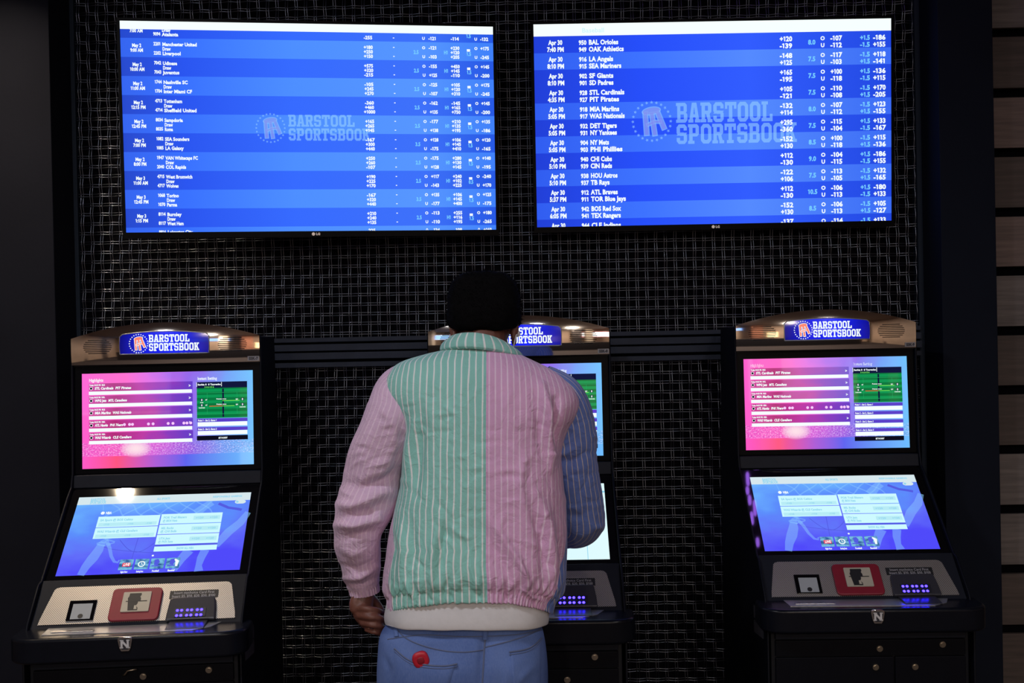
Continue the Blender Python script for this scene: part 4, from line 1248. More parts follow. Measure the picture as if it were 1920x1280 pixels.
def mk_denim():
    m, nt, b = nodes_of('denim')
    tc = N(nt, 'ShaderNodeTexCoord')
    n1 = N(nt, 'ShaderNodeTexNoise'); n1.inputs['Scale'].default_value = 7; n1.inputs['Detail'].default_value = 5
    n2 = N(nt, 'ShaderNodeTexNoise'); n2.inputs['Scale'].default_value = 420
    mp = N(nt, 'ShaderNodeMapping'); mp.inputs['Scale'].default_value = (1, 1, 0.25)
    nt.links.new(tc.outputs['Object'], n1.inputs['Vector']); nt.links.new(tc.outputs['Object'], mp.inputs[0]); nt.links.new(mp.outputs[0], n2.inputs['Vector'])
    c = ramp(nt, n1.outputs['Fac'], [(0.3, (0.045, 0.095, 0.30)), (0.7, (0.10, 0.175, 0.44))])
    nt.links.new(mixc(nt, math_node(nt, 'MULTIPLY', n2.outputs['Fac'], 0.35), c, (0.26, 0.34, 0.58)), b.inputs['Base Color'])
    b.inputs['Roughness'].default_value = 0.85; b.inputs['Specular IOR Level'].default_value = 0.2
    bp = N(nt, 'ShaderNodeBump'); bp.inputs['Strength'].default_value = 0.25; bp.inputs['Distance'].default_value = 0.001
    nt.links.new(n2.outputs['Fac'], bp.inputs['Height']); nt.links.new(bp.outputs[0], b.inputs['Normal'])
    MATS['denim'] = m


mk_denim()


def folds(P, Nrm, specs):
    """push points along their normals: each fold is a pixel polyline with a height (m) and a width (px)"""
    x, y = to_px(P)
    out = np.zeros(len(P))
    for pts, a, w in specs:
        best = np.full(len(P), 1e9); par = np.zeros(len(P))
        L = len(pts) - 1
        for i in range(L):
            p, q = np.array(pts[i], float), np.array(pts[i + 1], float)
            d = q - p
            t = np.clip(((x - p[0]) * d[0] + (y - p[1]) * d[1]) / (d @ d), 0, 1)
            dist = np.hypot(x - p[0] - t * d[0], y - p[1] - t * d[1])
            m = dist < best
            best = np.where(m, dist, best); par = np.where(m, (i + t) / L, par)
        out += a * np.exp(-(best / w) ** 2) * (0.25 + 0.75 * np.sin(np.clip(par, 0.04, 0.96) * math.pi))
    return P + Nrm * out[:, None]


def grid_normals(G, closed):
    du = (np.roll(G, -1, 1) - np.roll(G, 1, 1)) if closed else np.gradient(G, axis=1)
    dv = np.gradient(G, axis=0)
    n = np.cross(du, dv)
    return n / (np.linalg.norm(n, axis=2)[..., None] + 1e-12)


def rumple(P, seed, amp, sx, sz):
    """smooth pseudo-random ripples"""
    rng = np.random.RandomState(seed)
    o = np.zeros(len(P))
    for k in range(10):
        fx, fz, fy = rng.normal(0, 1) / sx, rng.normal(0, 1) / sz, rng.normal(0, 1) / sx
        o += np.sin(P[:, 0] * fx + P[:, 1] * fy + P[:, 2] * fz + rng.uniform(0, 6.28))
    return amp * o / 3.2


def ring_loft(rows, nv, nu, power=0.80, z_shift=None):
    """rows: (py, left px, right px, y centre, back depth, front depth) -> G[nv][nu], theta; theta 0 = back, + = right"""
    R = catmull(rows, nv)
    th = np.linspace(-math.pi, math.pi, nu, endpoint=False)
    G = np.zeros((nv, nu, 3))
    for j, (py, L, Rr, yc, db, df) in enumerate(R):
        a = at(L, py, yc); b = at(Rr, py, yc)
        cx, hw = (a[0] + b[0]) / 2, (b[0] - a[0]) / 2
        s = np.sign(np.sin(th)) * np.abs(np.sin(th)) ** power; c = np.sign(np.cos(th)) * np.abs(np.cos(th)) ** power
        G[j, :, 0] = cx + hw * s
        G[j, :, 1] = yc - np.where(c > 0, db, df) * c
        G[j, :, 2] = (a[2] + b[2]) / 2 + (b[2] - a[2]) / 2 * s
        if z_shift is not None: G[j, :, 2] += z_shift(py, th)
    return G, th, R


def remesh_object(name, mb, voxel, mat, parent, smooth_iter=4, keep=None, disp=None):
    """voxel union of the closed pieces in mb, smoothed: one continuous surface"""
    me = mb.mesh(name + '_src')
    bm = bmesh.new(); bm.from_mesh(me); bmesh.ops.recalc_face_normals(bm, faces=bm.faces); bm.to_mesh(me); bm.free()
    o = bpy.data.objects.new(name + '_src', me); COL.objects.link(o)
    r = o.modifiers.new('r', 'REMESH'); r.mode = 'VOXEL'; r.voxel_size = voxel
    s = o.modifiers.new('s', 'SMOOTH'); s.iterations = smooth_iter; s.factor = 0.5
    bpy.context.view_layer.update()
    m2 = bpy.data.meshes.new_from_object(o.evaluated_get(bpy.context.evaluated_depsgraph_get()))
    bpy.data.objects.remove(o); bpy.data.meshes.remove(me)
    if disp is not None:
        n = len(m2.vertices)
        co = np.empty(n * 3); m2.vertices.foreach_get('co', co); co = co.reshape(-1, 3)
        no = np.empty(n * 3); m2.vertices.foreach_get('normal', no); no = no.reshape(-1, 3)
        m2.vertices.foreach_set('co', disp(co, no).ravel()); m2.update()
    m2.name = name
    m2.materials.clear(); m2.materials.append(mat)
    m2.shade_smooth()
    o = bpy.data.objects.new(name, m2); COL.objects.link(o)
    if parent: o.parent = parent
    return o


def limb(mb, ctrl, n=30, seg=18, world_pts=False):
    """ctrl rows (px, py, y, r) or (x, y, z, r); closed rounded tube"""
    C = np.array([(*(at(a[0], a[1], a[2]) if not world_pts else a[:3]), a[3]) for a in ctrl], float)
    S = catmull(C, n)
    T, U, V = frames(S[:, :3])
    path = np.concatenate([[S[0, :3] - T[0] * S[0, 3] * .5], S[:, :3], [S[-1, :3] + T[-1] * S[-1, 3] * .5]])
    rad = np.concatenate([[S[0, 3] * .6], S[:, 3], [S[-1, 3] * .6]])
    mb.tube(path, rad, seg)


PERSON_X = at(880, 1200, 2.67)[0]
# --- body -----------------------------------------------------------------
EAR = at(908, 622, 2.80)
TILT = math.radians(-24)


def headp(x, y, z):
    c, s = math.cos(TILT), math.sin(TILT)
    return EAR + np.array([x, y * c - z * s, y * s + z * c])


def blob(mb, c, r, n=16, m=10, tr=None):
    G = np.zeros((m, n, 3))
    for j in range(m):
        p = math.pi * (j + 0.5) / m - math.pi / 2
        for i in range(n):
            a = 2 * math.pi * i / n
            q = (c[0] + r[0] * math.cos(p) * math.cos(a), c[1] + r[1] * math.cos(p) * math.sin(a), c[2] + r[2] * math.sin(p))
            G[j, i] = tr(*q) if tr else q
    mb.grid(G, True, True, True)


bd = MB()
blob(bd, (0, .005, .045), (.076, .097, .098), 28, 18, headp)              # skull
blob(bd, (0, .050, -.025), (.062, .058, .085), 22, 14, headp)             # face
blob(bd, (0, .078, -.092), (.034, .028, .026), 14, 10, headp)             # chin
blob(bd, (0, .045, -.080), (.054, .050, .032), 16, 10, headp)             # jaw
for s in (-1, 1):
    blob(bd, (s * .036, .082, -.020), (.024, .022, .020), 12, 8, headp)   # cheek
    blob(bd, (s * .030, .094, .034), (.030, .014, .010), 12, 8, headp)    # brow
    blob(bd, (s * .0775, -.008, -.006), (.009, .018, .031), 12, 10, headp)   # ear
    blob(bd, (s * .082, -.016, .004), (.010, .006, .026), 10, 8, headp)
    blob(bd, (s * .078, -.003, -.032), (.007, .010, .011), 8, 6, headp)
    blob(bd, (s * .013, .110, -.022), (.011, .011, .009), 10, 8, headp)   # nostril
blob(bd, (0, .106, .004), (.011, .014, .030), 12, 8, headp)               # nose
blob(bd, (0, .116, -.018), (.013, .014, .012), 12, 8, headp)
blob(bd, (0, .100, -.052), (.027, .012, .007), 14, 8, headp)              # lips
blob(bd, (0, .098, -.064), (.024, .012, .008), 14, 8, headp)
nb = at(900, 668, 2.755)
limb(bd, [(*headp(0, -.012, .01), .058), (*headp(0, -.020, -.05), .056), (*((headp(0, -.03, -.10) + nb) / 2), .056), (*nb, .062), (*(nb - np.array([0, .01, .07])), .085)], 14, 18, True)
# trunk (inside the clothes)
tr_rows = [(690, 830, 980, 2.755, .07, .07), (740, 780, 1030, 2.75, .10, .09), (820, 790, 1030, 2.73, .11, .10), (950, 795, 1015, 2.70, .10, .11), (1080, 790, 1000, 2.69, .10, .11), (1180, 760, 985, 2.67, .10, .10), (1260, 755, 985, 2.66, .10, .09), (1330, 780, 960, 2.66, .07, .07)]
G, _, _ = ring_loft(tr_rows, 24, 28)
bd.grid(G, True, True, True)
# arms
limb(bd, [(800, 725, 2.745, .045), (748, 745, 2.74, .050), (727, 790, 2.735, .050), (706, 880, 2.715, .046), (684, 960, 2.705, .043), (676, 985, 2.705, .042), (676, 1030, 2.72, .040), (681, 1085, 2.755, .031), (683, 1112, 2.765, .027)], 40, 18)
limb(bd, [(1000, 725, 2.745, .045), (1050, 752, 2.75, .050), (1070, 800, 2.76, .050), (1078, 900, 2.80, .046), (1084, 965, 2.86, .043), (1070, 982, 2.93, .041), (1045, 985, 3.02, .036), (1012, 985, 3.11, .029), (1000, 986, 3.155, .026)], 40, 18)
# left hand: hangs beside the hip, fingers curled forward
limb(bd, [(684, 1106, 2.765, .026), (681, 1120, 2.763, .028), (679, 1134, 2.758, .029), (681, 1147, 2.756, .028), (687, 1160, 2.756, .024), (693, 1170, 2.758, .019)], 14, 16)
limb(bd, [(671, 1116, 2.750, .014), (666, 1130, 2.744, .016), (666, 1144, 2.742, .014)], 8, 12)
fing = [((670, 1139, 2.738), (688, 1141, 2.722), (706, 1144, 2.730), (715, 1147, 2.752), .0088),
        ((673, 1153, 2.736), (693, 1156, 2.716), (713, 1159, 2.726), (721, 1163, 2.752), .0090),
        ((679, 1167, 2.736), (697, 1171, 2.718), (714, 1174, 2.728), (720, 1178, 2.752), .0085),
        ((687, 1179, 2.740), (701, 1184, 2.726), (713, 1187, 2.736), (716, 1190, 2.755), .0074)]
for a, b, c, d, r in fing:
    limb(bd, [(*a, r * 1.08), (*b, r * .98), (*c, r * .92), (*d, r * .8)], 14, 12)
limb(bd, [(692, 1116, 2.785, .0125), (703, 1128, 2.800, .0118), (712, 1140, 2.802, .0108), (716, 1150, 2.792, .0092)], 10, 12)   # thumb
# right hand: reaches to the touch screen
W_ = at(1000, 986, 3.155)
tip = np.array([-0.045, 3.385, 1.012]) + np.array([0.02, -0.006, 0.004])
kn = W_ + (tip - W_) * 0.45 + np.array([0, 0, .018])
limb(bd, [(*W_, .026), (*(W_ * .6 + kn * .4), .031), (*kn, .033)], 10, 16, True)
side = np.array([1.0, 0.05, 0.0])
limb(bd, [(*(kn - side * .022), .0105), (*(kn * .55 + tip * .45 - side * .014 + np.array([0, 0, .012])), .0098), (*(tip), .0075)], 12, 12, True)
for k, (o_, ln_) in enumerate(((-.004, .55), (.014, .52), (.030, .45))):
    b0 = kn + side * o_
    limb(bd, [(*b0, .0105), (*(b0 + np.array([0, .035, -.004])), .0100), (*(b0 + np.array([0, .045, -.030])), .0092), (*(b0 + np.array([0, .022, -.042])), .0082)], 12, 12, True)
limb(bd, [(*(W_ * .6 + kn * .4 - side * .024), .013), (*(kn - side * .045 + np.array([0, .015, -.010])), .012), (*(kn - side * .040 + np.array([0, .050, -.018])), .0095)], 10, 12, True)
# legs and feet
hipL, hipR = at(790, 1280, 2.66)[0], at(945, 1280, 2.66)[0]
for hx, fx in ((hipL, hipL - .015), (hipR, hipR + .02)):
    limb(bd, [(hx, 2.66, .88, .085), (hx, 2.66, .75, .078), (hx * .6 + fx * .4, 2.66, .52, .058), (hx * .5 + fx * .5, 2.655, .46, .054), (fx, 2.655, .32, .052), (fx, 2.665, .12, .037), (fx, 2.665, .07, .036)], 30, 16, True)
    limb(bd, [(fx, 2.65, .06, .034), (fx, 2.72, .048, .034), (fx, 2.80, .040, .032)], 10, 14, True)
person = remesh_object('person', bd, 0.0034, MATS['skin'], None, 3)
tag(person, 'person seen from behind in pastel striped jacket and jeans, head bowed over the kiosk', 'person')

# eyes
for s in (-1, 1):
    e = MB(); blob(e, (s * .031, .0955, .012), (.0125, .0105, .0085), 14, 10, headp); e.build('eye', MATS['eye_white'], person, smooth=True)
    e = MB(); blob(e, (s * .031, .1035, .009), (.0055, .004, .0055), 10, 8, headp); e.build('iris', MATS['eye_dark'], person, smooth=True)

# --- hair: short and dense, flat on top -------------------------------------
hr = MB()
nu_, nv_ = 90, 60
rng = np.random.RandomState(3)
G = np.zeros((nv_, nu_, 3)); loc_ = np.zeros((nv_, nu_, 3))
for j in range(nv_):
    p = -math.pi / 2 + math.pi * (j + .5) / nv_
    for i in range(nu_):
        a = 2 * math.pi * i / nu_
        cx_, cy_, cz_ = math.cos(p) * math.cos(a), math.cos(p) * math.sin(a), math.sin(p)
        e = 3.1
        k = (abs(cx_) ** e + abs(cy_) ** e + abs(cz_) ** e) ** (-1 / e)
        x, y, z = .0960 * k * cx_, -.002 + .106 * k * cy_, .056 + .096 * k * cz_
        # hairline: from the nape up over the ears to the forehead
        lim = -.045 + (y + .105) * .56
        if y < -.02: lim = max(lim, -.040)
        if z < lim:
            z = lim; f_ = .90 if y < 0.03 else .80
            x *= f_; y = -.004 + (y + .004) * (.92 if y < 0 else .84)
        if z < .03: x *= 1 - .10 * min(1, (.03 - z) / .06)
        loc_[j, i] = (x, y, z)
        q = headp(x, y, z)
        G[j, i] = q
Nn = grid_normals(G, True)
nz_ = rumple(G.reshape(-1, 3), 5, .0012, .006, .006).reshape(nv_, nu_) + rng.uniform(-.0006, .0006, (nv_, nu_))
hr.grid(G + Nn * nz_[..., None], True, True, True)
hair = hr.build('hair', MATS['hair_black'], person, smooth=True)
st = MB(); cnt = 0
cen = headp(0, 0, .05)
while cnt < 5200:
    j = rng.randint(2, nv_ - 1); i = rng.randint(0, nu_)
    l3 = loc_[j, i]
    if l3[2] < -.02 + max(0, (l3[1] + .06)) * .62 : continue
    if rng.rand() > math.cos(-math.pi / 2 + math.pi * (j + .5) / nv_) + .05: continue
    p = G[j, i] + rng.normal(0, .0022, 3); n = p - cen; n /= np.linalg.norm(n); n = n + rng.normal(0, .35, 3); n /= np.linalg.norm(n)
    t1 = np.cross(n, (0.3, 0.5, 0.8)); t1 /= np.linalg.norm(t1); t2 = np.cross(n, t1)
    ln_ = rng.uniform(.004, .009); w = .0006
    st.add([p + t1 * w, p - t1 * w * .5 + t2 * w, p - t1 * w * .5 - t2 * w, p + n * ln_], [(0, 1, 3), (1, 2, 3), (2, 0, 3)])
    cnt += 1
so = st.build('hair_strands', MATS['hair_black'], hair, fix=False); so['kind'] = 'stuff'

# --- jeans ------------------------------------------------------------------
jm = MB()
j_rows = [(1150, 738, 1002, 2.670, .105, .105), (1172, 722, 1016, 2.668, .118, .112), (1191, 711, 1021, 2.665, .126, .115), (1225, 708, 1024, 2.66, .134, .115), (1260, 707, 1025, 2.66, .136, .112), (1295, 709, 1024, 2.66, .130, .110), (1330, 716, 1020, 2.66, .112, .105)]
G, _, _ = ring_loft(j_rows, 40, 56, 0.82)
jm.grid(G, True, True, True)
for hx, fx in ((hipL, hipL - .015), (hipR, hipR + .02)):
    limb(jm, [(hx, 2.66, .86, .100), (hx, 2.66, .74, .103), (hx * .6 + fx * .4, 2.66, .52, .083), (fx, 2.655, .34, .076), (fx, 2.660, .16, .070), (fx, 2.66, .10, .072)], 30, 26, True)


def jean_disp(co, no):
    sp = [([(910, 1180), (906, 1235), (903, 1300)], -.010, 9), ([(800, 1290), (830, 1262), (860, 1262)], .006, 26), ([(970, 1290), (955, 1262), (940, 1262)], .006, 26),
          ([(760, 1195), (800, 1205), (860, 1200)], .003, 8), ([(720, 1230), (730, 1255), (726, 1280)], -.004, 5), ([(1000, 1250), (980, 1268), (970, 1280)], .004, 6), ([(930, 1205), (960, 1200), (1000, 1188)], .003, 6)]
    b = folds(co, no * (no[:, 1:2] < 0.2), sp)
    return b + no * rumple(co, 11, .0022, .05, .05)[:, None]


jeans = remesh_object('jeans', jm, 0.0062, MATS['denim'], person, 6, disp=jean_disp)
dg = bpy.context.evaluated_depsgraph_get()
bvh_j = BVHTree.FromPolygons([v.co.copy() for v in jeans.data.vertices], [tuple(p.vertices) for p in jeans.data.polygons])


def on_surface(bvh, px, py, lift):
    d = at(px, py, 1.0) - CAM
    d = Vector(d).normalized()
    h = bvh.ray_cast(Vector(CAM), d)
    if h[0] is None: return None
    n = h[1] if h[1].dot(d) < 0 else -h[1]
    return np.array(h[0] - d * lift)


def drape_strip(bvh, pts, w, lift, n=40):
    P = catmull(np.array(pts, float), n)
    T = np.gradient(P, axis=0); T /= np.linalg.norm(T, axis=1)[:, None]; Nn = np.stack([-T[:, 1], T[:, 0]], -1)
    rows = []
    for s, l in ((-.55, -.002), (-.5, lift), (.5, lift), (.55, -.002)):
        row = [on_surface(bvh, *(p + n_ * w * s), l) for p, n_ in zip(P, Nn)]
        rows.append(row)
    ok = [i for i in range(n) if all(r[i] is not None for r in rows)]
    mb = MB()
    if len(ok) > 2: mb.grid([[r[i] for i in ok] for r in rows])
    return mb


def drape_patch(bvh, outline_fn, lift, nu=22, nv=18):
    """outline_fn(s, t) -> px, py over the unit square"""
    rows = []
    for t in np.linspace(0, 1, nv):
        row = []
        for s in np.linspace(0, 1, nu):
            e = min(s, 1 - s, t, 1 - t)
            p = on_surface(bvh, *outline_fn(s, t), lift if e > 0.001 else -.001)
            row.append(p if p is not None else row[-1])
        rows.append(row)
    return MB().grid(rows)


def poly_lerp(pts, s):
    P = np.array(pts, float); d = np.concatenate([[0], np.cumsum(np.linalg.norm(np.diff(P, axis=0), axis=1))]); d /= d[-1]
    return np.array([np.interp(s, d, P[:, 0]), np.interp(s, d, P[:, 1])])


tL = [(739, 1214), (760, 1232), (785, 1243), (830, 1247), (857, 1243)]
tR = [(955, 1221), (985, 1216), (1003, 1207), (1016, 1194)]
pkL = drape_patch(bvh_j, lambda s, t: tuple(poly_lerp(tL, s) * (1 - t) + np.array([734 + 100 * s, 1312 + 8 * math.sin(s * math.pi)]) * t), .0042).build('back_pocket', MATS['denim'], jeans, smooth=True)
pkR = drape_patch(bvh_j, lambda s, t: tuple(poly_lerp(tR, s) * (1 - t) + np.array([964 + 50 * s, 1310 - 4 * s]) * t), .0042).build('back_pocket', MATS['denim'], jeans, smooth=True)
bv2 = BVHTree.FromPolygons([v.co.copy() for v in pkL.data.vertices], [tuple(p.vertices) for p in pkL.data.polygons])
for pts, w in (([(a, b + 1) for a, b in tL], 3.0), ([(a, b + 6) for a, b in tL], 1.2)): drape_strip(bvh_j, pts, w, .0056).build('pocket_hem', MATS['stitch'], pkL, smooth=True)
for pts, w in (([(a, b + 1) for a, b in tR], 3.0), ([(a, b + 6) for a, b in tR], 1.2)): drape_strip(bvh_j, pts, w, .0056).build('pocket_hem', MATS['stitch'], pkR, smooth=True)
drape_strip(bvh_j, [(740, 1175), (760, 1195), (790, 1209), (830, 1219), (870, 1222), (907, 1218)], 2.4, .0014).build('yoke_seam', MATS['stitch'], jeans, smooth=True)
drape_strip(bvh_j, [(908, 1213), (945, 1204), (985, 1192), (1019, 1176)], 2.4, .0014).build('yoke_seam', MATS['stitch'], jeans, smooth=True)
drape_strip(bvh_j, [(911, 1182), (908, 1215), (906, 1250), (903, 1300)], 3.2, .0014).build('centre_seam', MATS['stitch'], jeans, smooth=True)
drape_strip(bvh_j, [(912, 1168), (911, 1180), (909, 1199)], 9.0, .006, 12).build('belt_loop', MATS['denim'], jeans, smooth=True)
drape_strip(bvh_j, [(741, 1166), (741, 1178), (743, 1192)], 8.0, .006, 12).build('belt_loop', MATS['denim'], jeans, smooth=True)
drape_strip(bvh_j, [(726, 1198), (790, 1190), (870, 1193), (960, 1190), (1019, 1180)], 2.0, .0012).build('waistband_seam', MATS['stitch'], jeans, smooth=True)

# round red tin in the pocket: half of it stands out of the pocket edge
pc = on_surface(bvh_j, 789, 1236, .004)
rt = empty('red_tin', tuple(pc)); rt.rotation_euler = (0.10, -0.35, 0.05)
tag(rt, 'small round red tin poking out of the back pocket of the jeans', 'tin')
a_ = np.linspace(0, 2 * math.pi, 28, endpoint=False)


def sq(r): return [(r * np.sign(math.cos(t)) * abs(math.cos(t)) ** .75, r * np.sign(math.sin(t)) * abs(math.sin(t)) ** .75) for t in a_]


rings = [(.0160, .007), (.0195, .004), (.0195, -.004), (.0165, -.0065), (.012, -.0068)]
MB().grid([[(x, yy, z) for x, z in sq(r)] for r, yy in rings], True, True, True).build('tin_body', MATS['red_tin'], rt, smooth=True)
MB().grid([[(x, yy, z) for x, z in sq(r)] for r, yy in ((.0085, -.0060), (.0085, -.0074), (.007, -.0080))], True, True, True).build('tin_cap', MATS['red_tin_dark'], rt, smooth=True)

# --- t-shirt ---------------------------------------------------------------
t_rows = [(1085, 745, 1010, 2.685, .115, .115), (1110, 732, 1022, 2.682, .130, .122), (1135, 725, 1028, 2.680, .139, .126), (1152, 722, 1029, 2.678, .143, .128), (1163, 723, 1028, 2.677, .143, .128), (1166, 725, 1026, 2.677, .140, .126), (1162, 730, 1022, 2.677, .134, .120)]
G, th, _ = ring_loft(t_rows, 40, 140, .80, lambda py, th: np.maximum(0, np.cos(th)) * .018)
Nn = grid_normals(G, True)
P = G.reshape(-1, 3) - 0
P = P + (-Nn.reshape(-1, 3)) * rumple(P, 21, .002, .03, .2)[:, None]
MB().grid(P.reshape(G.shape), True, True).build('t_shirt', MATS['cotton_white'], person, smooth=True)

# --- jacket ------------------------------------------------------------------
jacket = empty('jacket', (0, 0, 0), parent=person)
jacket['label'] = 'pastel colour-blocked striped cotton jacket'
J_ROWS = [(652, 842, 958, 2.758, .068, .075), (657, 826, 966, 2.757, .078, .085), (664, 796, 976, 2.755, .090, .090), (677, 755, 1002, 2.750, .104, .100), (692, 733, 1030, 2.746, .117, .108), (710, 720, 1056, 2.742, .128, .115),
          (732, 718, 1078, 2.738, .136, .120), (755, 729, 1086, 2.734, .142, .124), (780, 746, 1077, 2.729, .145, .128), (810, 758, 1060, 2.724, .146, .132), (850, 760, 1050, 2.717, .149, .135), (900, 754, 1054, 2.709, .152, .138),
          (950, 742, 1060, 2.702, .155, .140), (1000, 731, 1063, 2.696, .157, .142), (1045, 724, 1062, 2.691, .159, .143), (1080, 719, 1060, 2.687, .160, .143), (1102, 719, 1056, 2.685, .159, .142), (1116, 723, 1049, 2.684, .154, .138),
          (1124, 726, 1043, 2.683, .149, .134), (1134, 726, 1039, 2.682, .148, .133), (1146, 728, 1036, 2.681, .147, .132), (1149, 731, 1034, 2.681, .142, .128)]


def hem_lift(py, th):
    q = min(1, max(0, (py - 960) / 190)); q = q * q * (3 - 2 * q)
    return q * .060 * np.maximum(0, np.cos(th)) ** 1.2


NV, NU = 230, 400
cl_, cr_ = int(NU * (0.5 - 90 / 360)), int(NU * (0.5 + 90 / 360))
G, th, RR = ring_loft(J_ROWS, NV, NU, .80, hem_lift)
py_rows = RR[:, 0]
# shift the parameter so that the centre seam (column NU/2) follows the photographed seam
seam_px = np.interp(py_rows, [650, 800, 960, 1060, 1100, 1149], [912, 911, 911, 911, 913, 914])
for j in range(NV):
    row = G[j]
    half = slice(NU // 4, 3 * NU // 4 + 1)
    xs_, _ = to_px(row[half])
    t0 = np.interp(seam_px[j], xs_, th[half])
    k = np.cos(th) > 0
    pyj = py_rows[j]
    bl = np.interp(pyj, [840, 940, 1020], [96, 84, 58]); br = np.interp(pyj, [840, 960, 1060, 1149], [96, 84, 70, 64])
    th2 = np.interp(th, [-math.pi, th[cl_], 0, th[cr_], math.pi], [-math.pi, -math.radians(bl), t0, math.radians(br), math.pi])
    ext = np.concatenate([row[-1:], row, row[:1]]); te = np.concatenate([[th[-1] - 2 * math.pi], th, [th[0] + 2 * math.pi]])
    G[j] = np.stack([np.interp(th2, te, ext[:, c]) for c in range(3)], -1)
Nn = -grid_normals(G, True).reshape(-1, 3)
ctr = np.stack([G[:, :, 0].mean(1), G[:, :, 1].mean(1)], -1)
chk = ((G[:, :, 0] - ctr[:, None, 0]) * Nn.reshape(NV, NU, 3)[:, :, 0] + (G[:, :, 1] - ctr[:, None, 1]) * Nn.reshape(NV, NU, 3)[:, :, 1]).mean()
if chk < 0: Nn = -Nn
G0 = G.copy()
P = G.reshape(-1, 3).copy()
backside = (P[:, 1] < np.repeat(RR[:, 3], NU) + .03)
J_FOLDS = [
    ([(1016, 722), (1031, 775), (1033, 840), (1030, 880)], .012, 9), ([(1044, 748), (1040, 800), (1036, 842)], -.014, 8), ([(1000, 740), (1012, 790), (1012, 850)], -.006, 9),
    ([(778, 790), (770, 840), (764, 900)], .010, 9), ([(792, 800), (786, 850), (778, 930)], -.008, 9), ([(800, 745), (812, 800), (806, 870)], .004, 14),
    ([(918, 968), (950, 1020), (994, 1090)], .007, 9), ([(905, 990), (935, 1045), (970, 1105)], -.005, 9), ([(971, 1044), (985, 1080), (992, 1110)], .006, 6),
    ([(1008, 926), (1030, 985), (1040, 1060), (1030, 1115)], .010, 11), ([(1000, 960), (1016, 1010), (1018, 1090)], -.008, 10), ([(1046, 1000), (1052, 1060), (1044, 1110)], -.006, 6),
    ([(826, 975), (812, 1030), (808, 1100)], .006, 8), ([(838, 985), (828, 1040), (822, 1105)], -.005, 7), ([(843, 985), (858, 1000), (880, 1008)], .004, 5), ([(760, 1090), (768, 1108), (776, 1120)], .005, 5),
    ([(750, 960), (757, 1030), (752, 1100)], .006, 9), ([(772, 980), (776, 1040), (770, 1100)], -.005, 8), ([(880, 880), (896, 876), (908, 872)], .0025, 4), ([(884, 893), (900, 888), (912, 884)], -.0025, 4),
    ([(920, 884), (945, 880), (972, 880)], .0025, 4), ([(930, 898), (960, 893), (990, 897)], -.003, 5), ([(935, 944), (960, 940), (990, 941)], .0025, 4), ([(880, 1040), (890, 1080), (905, 1112)], .004, 7),
    ([(868, 700), (862, 760), (872, 830)], .003, 12), ([(835, 690), (842, 760), (838, 820)], -.003, 12), ([(960, 690), (952, 760), (962, 830)], .003, 12), ([(985, 850), (975, 910), (985, 960)], .005, 9),
    ([(860, 905), (882, 915), (905, 912)], .0022, 4), ([(866, 955), (885, 962), (908, 958)], -.0022, 4), ([(800, 1112), (806, 1122), (812, 1130)], -.004, 4), ([(840, 1110), (846, 1120), (850, 1130)], -.004, 4),
    ([(890, 1108), (896, 1118), (899, 1126)], -.004, 4), ([(945, 1108), (950, 1120), (952, 1132)], -.004, 4), ([(1000, 1112), (1003, 1124), (1003, 1138)], -.005, 4), ([(985, 1108), (1000, 1120), (1020, 1126)], .005, 5),
]
rg = np.random.RandomState(77)
J_FOLDS = [(a, b * 1.45, c * .9) for a, b, c in J_FOLDS]
for _ in range(95):
    cx_, cy_ = rg.uniform(745, 1050), rg.uniform(715, 1112)
    an = rg.normal(0.15 if cy_ < 980 else 1.1, .55); ln_ = rg.uniform(10, 34); bd_ = rg.uniform(-6, 6)
    ca, sa = math.cos(an), math.sin(an)
    J_FOLDS.append(([(cx_ - ca * ln_, cy_ - sa * ln_), (cx_ - sa * bd_, cy_ + ca * bd_), (cx_ + ca * ln_, cy_ + sa * ln_)], rg.choice([-1, 1]) * rg.uniform(.0012, .0032), rg.uniform(2.6, 5.5)))
P2 = folds(P, Nn, J_FOLDS)
P = np.where(backside[:, None], P2, P)
# gathers of the elastic hem and general softness of the cloth
pyv = np.repeat(py_rows, NU); thv = np.tile(th, NV)
gat = np.clip((pyv - 1112) / 10, 0, 1)
P = P + Nn * (gat * .0016 * np.sin(thv * 74 + 1.5 * np.sin(thv * 9)))[:, None]
pre = np.clip((pyv - 1085) / 20, 0, 1) * np.clip((1124 - pyv) / 8, 0, 1)
P = P + Nn * (pre * .0035 * np.sin(thv * 31 + 2.0 * np.sin(thv * 5)))[:, None]
P = P + Nn * (rumple(P, 31, .0022, .035, .12) * np.clip((pyv - 660) / 30, 0, 1))[:, None]
P = P + Nn * (rumple(P, 32, .0008, .012, .022) * np.clip((pyv - 700) / 60, 0, 1))[:, None]
# half the centre seam: a fine groove
P = P - Nn * (.0015 * np.exp(-(thv / .012) ** 2))[:, None]
G = P.reshape(NV, NU, 3)
arc = np.concatenate([np.zeros((NV, 1)), np.cumsum(np.linalg.norm(np.diff(G0[:, :, :2], axis=1), axis=2), 1)], 1)
su = arc - arc[:, NU // 2][:, None]
kk = np.exp(-np.linspace(-3, 3, 41) ** 2); kk /= kk.sum()
su = np.stack([np.convolve(np.pad(su[:, i], 20, 'edge'), kk, 'valid') for i in range(NU)], 1); sv = (pyv.reshape(NV, NU)) / 760.0
c0 = NU // 2
UVg = np.stack([su, sv], -1)
MB().grid(G[:, cl_:c0 + 1], uv=UVg[:, cl_:c0 + 1]).build('back_panel', MATS['cotton_mint'], jacket, smooth=True)['label'] = 'mint green back panel with white stripes'
MB().grid(G[:, c0:cr_ + 1], uv=UVg[:, c0:cr_ + 1]).build('back_panel', MATS['cotton_pink'], jacket, smooth=True)['label'] = 'pink back panel with pale stripes'
ff = NU // 2
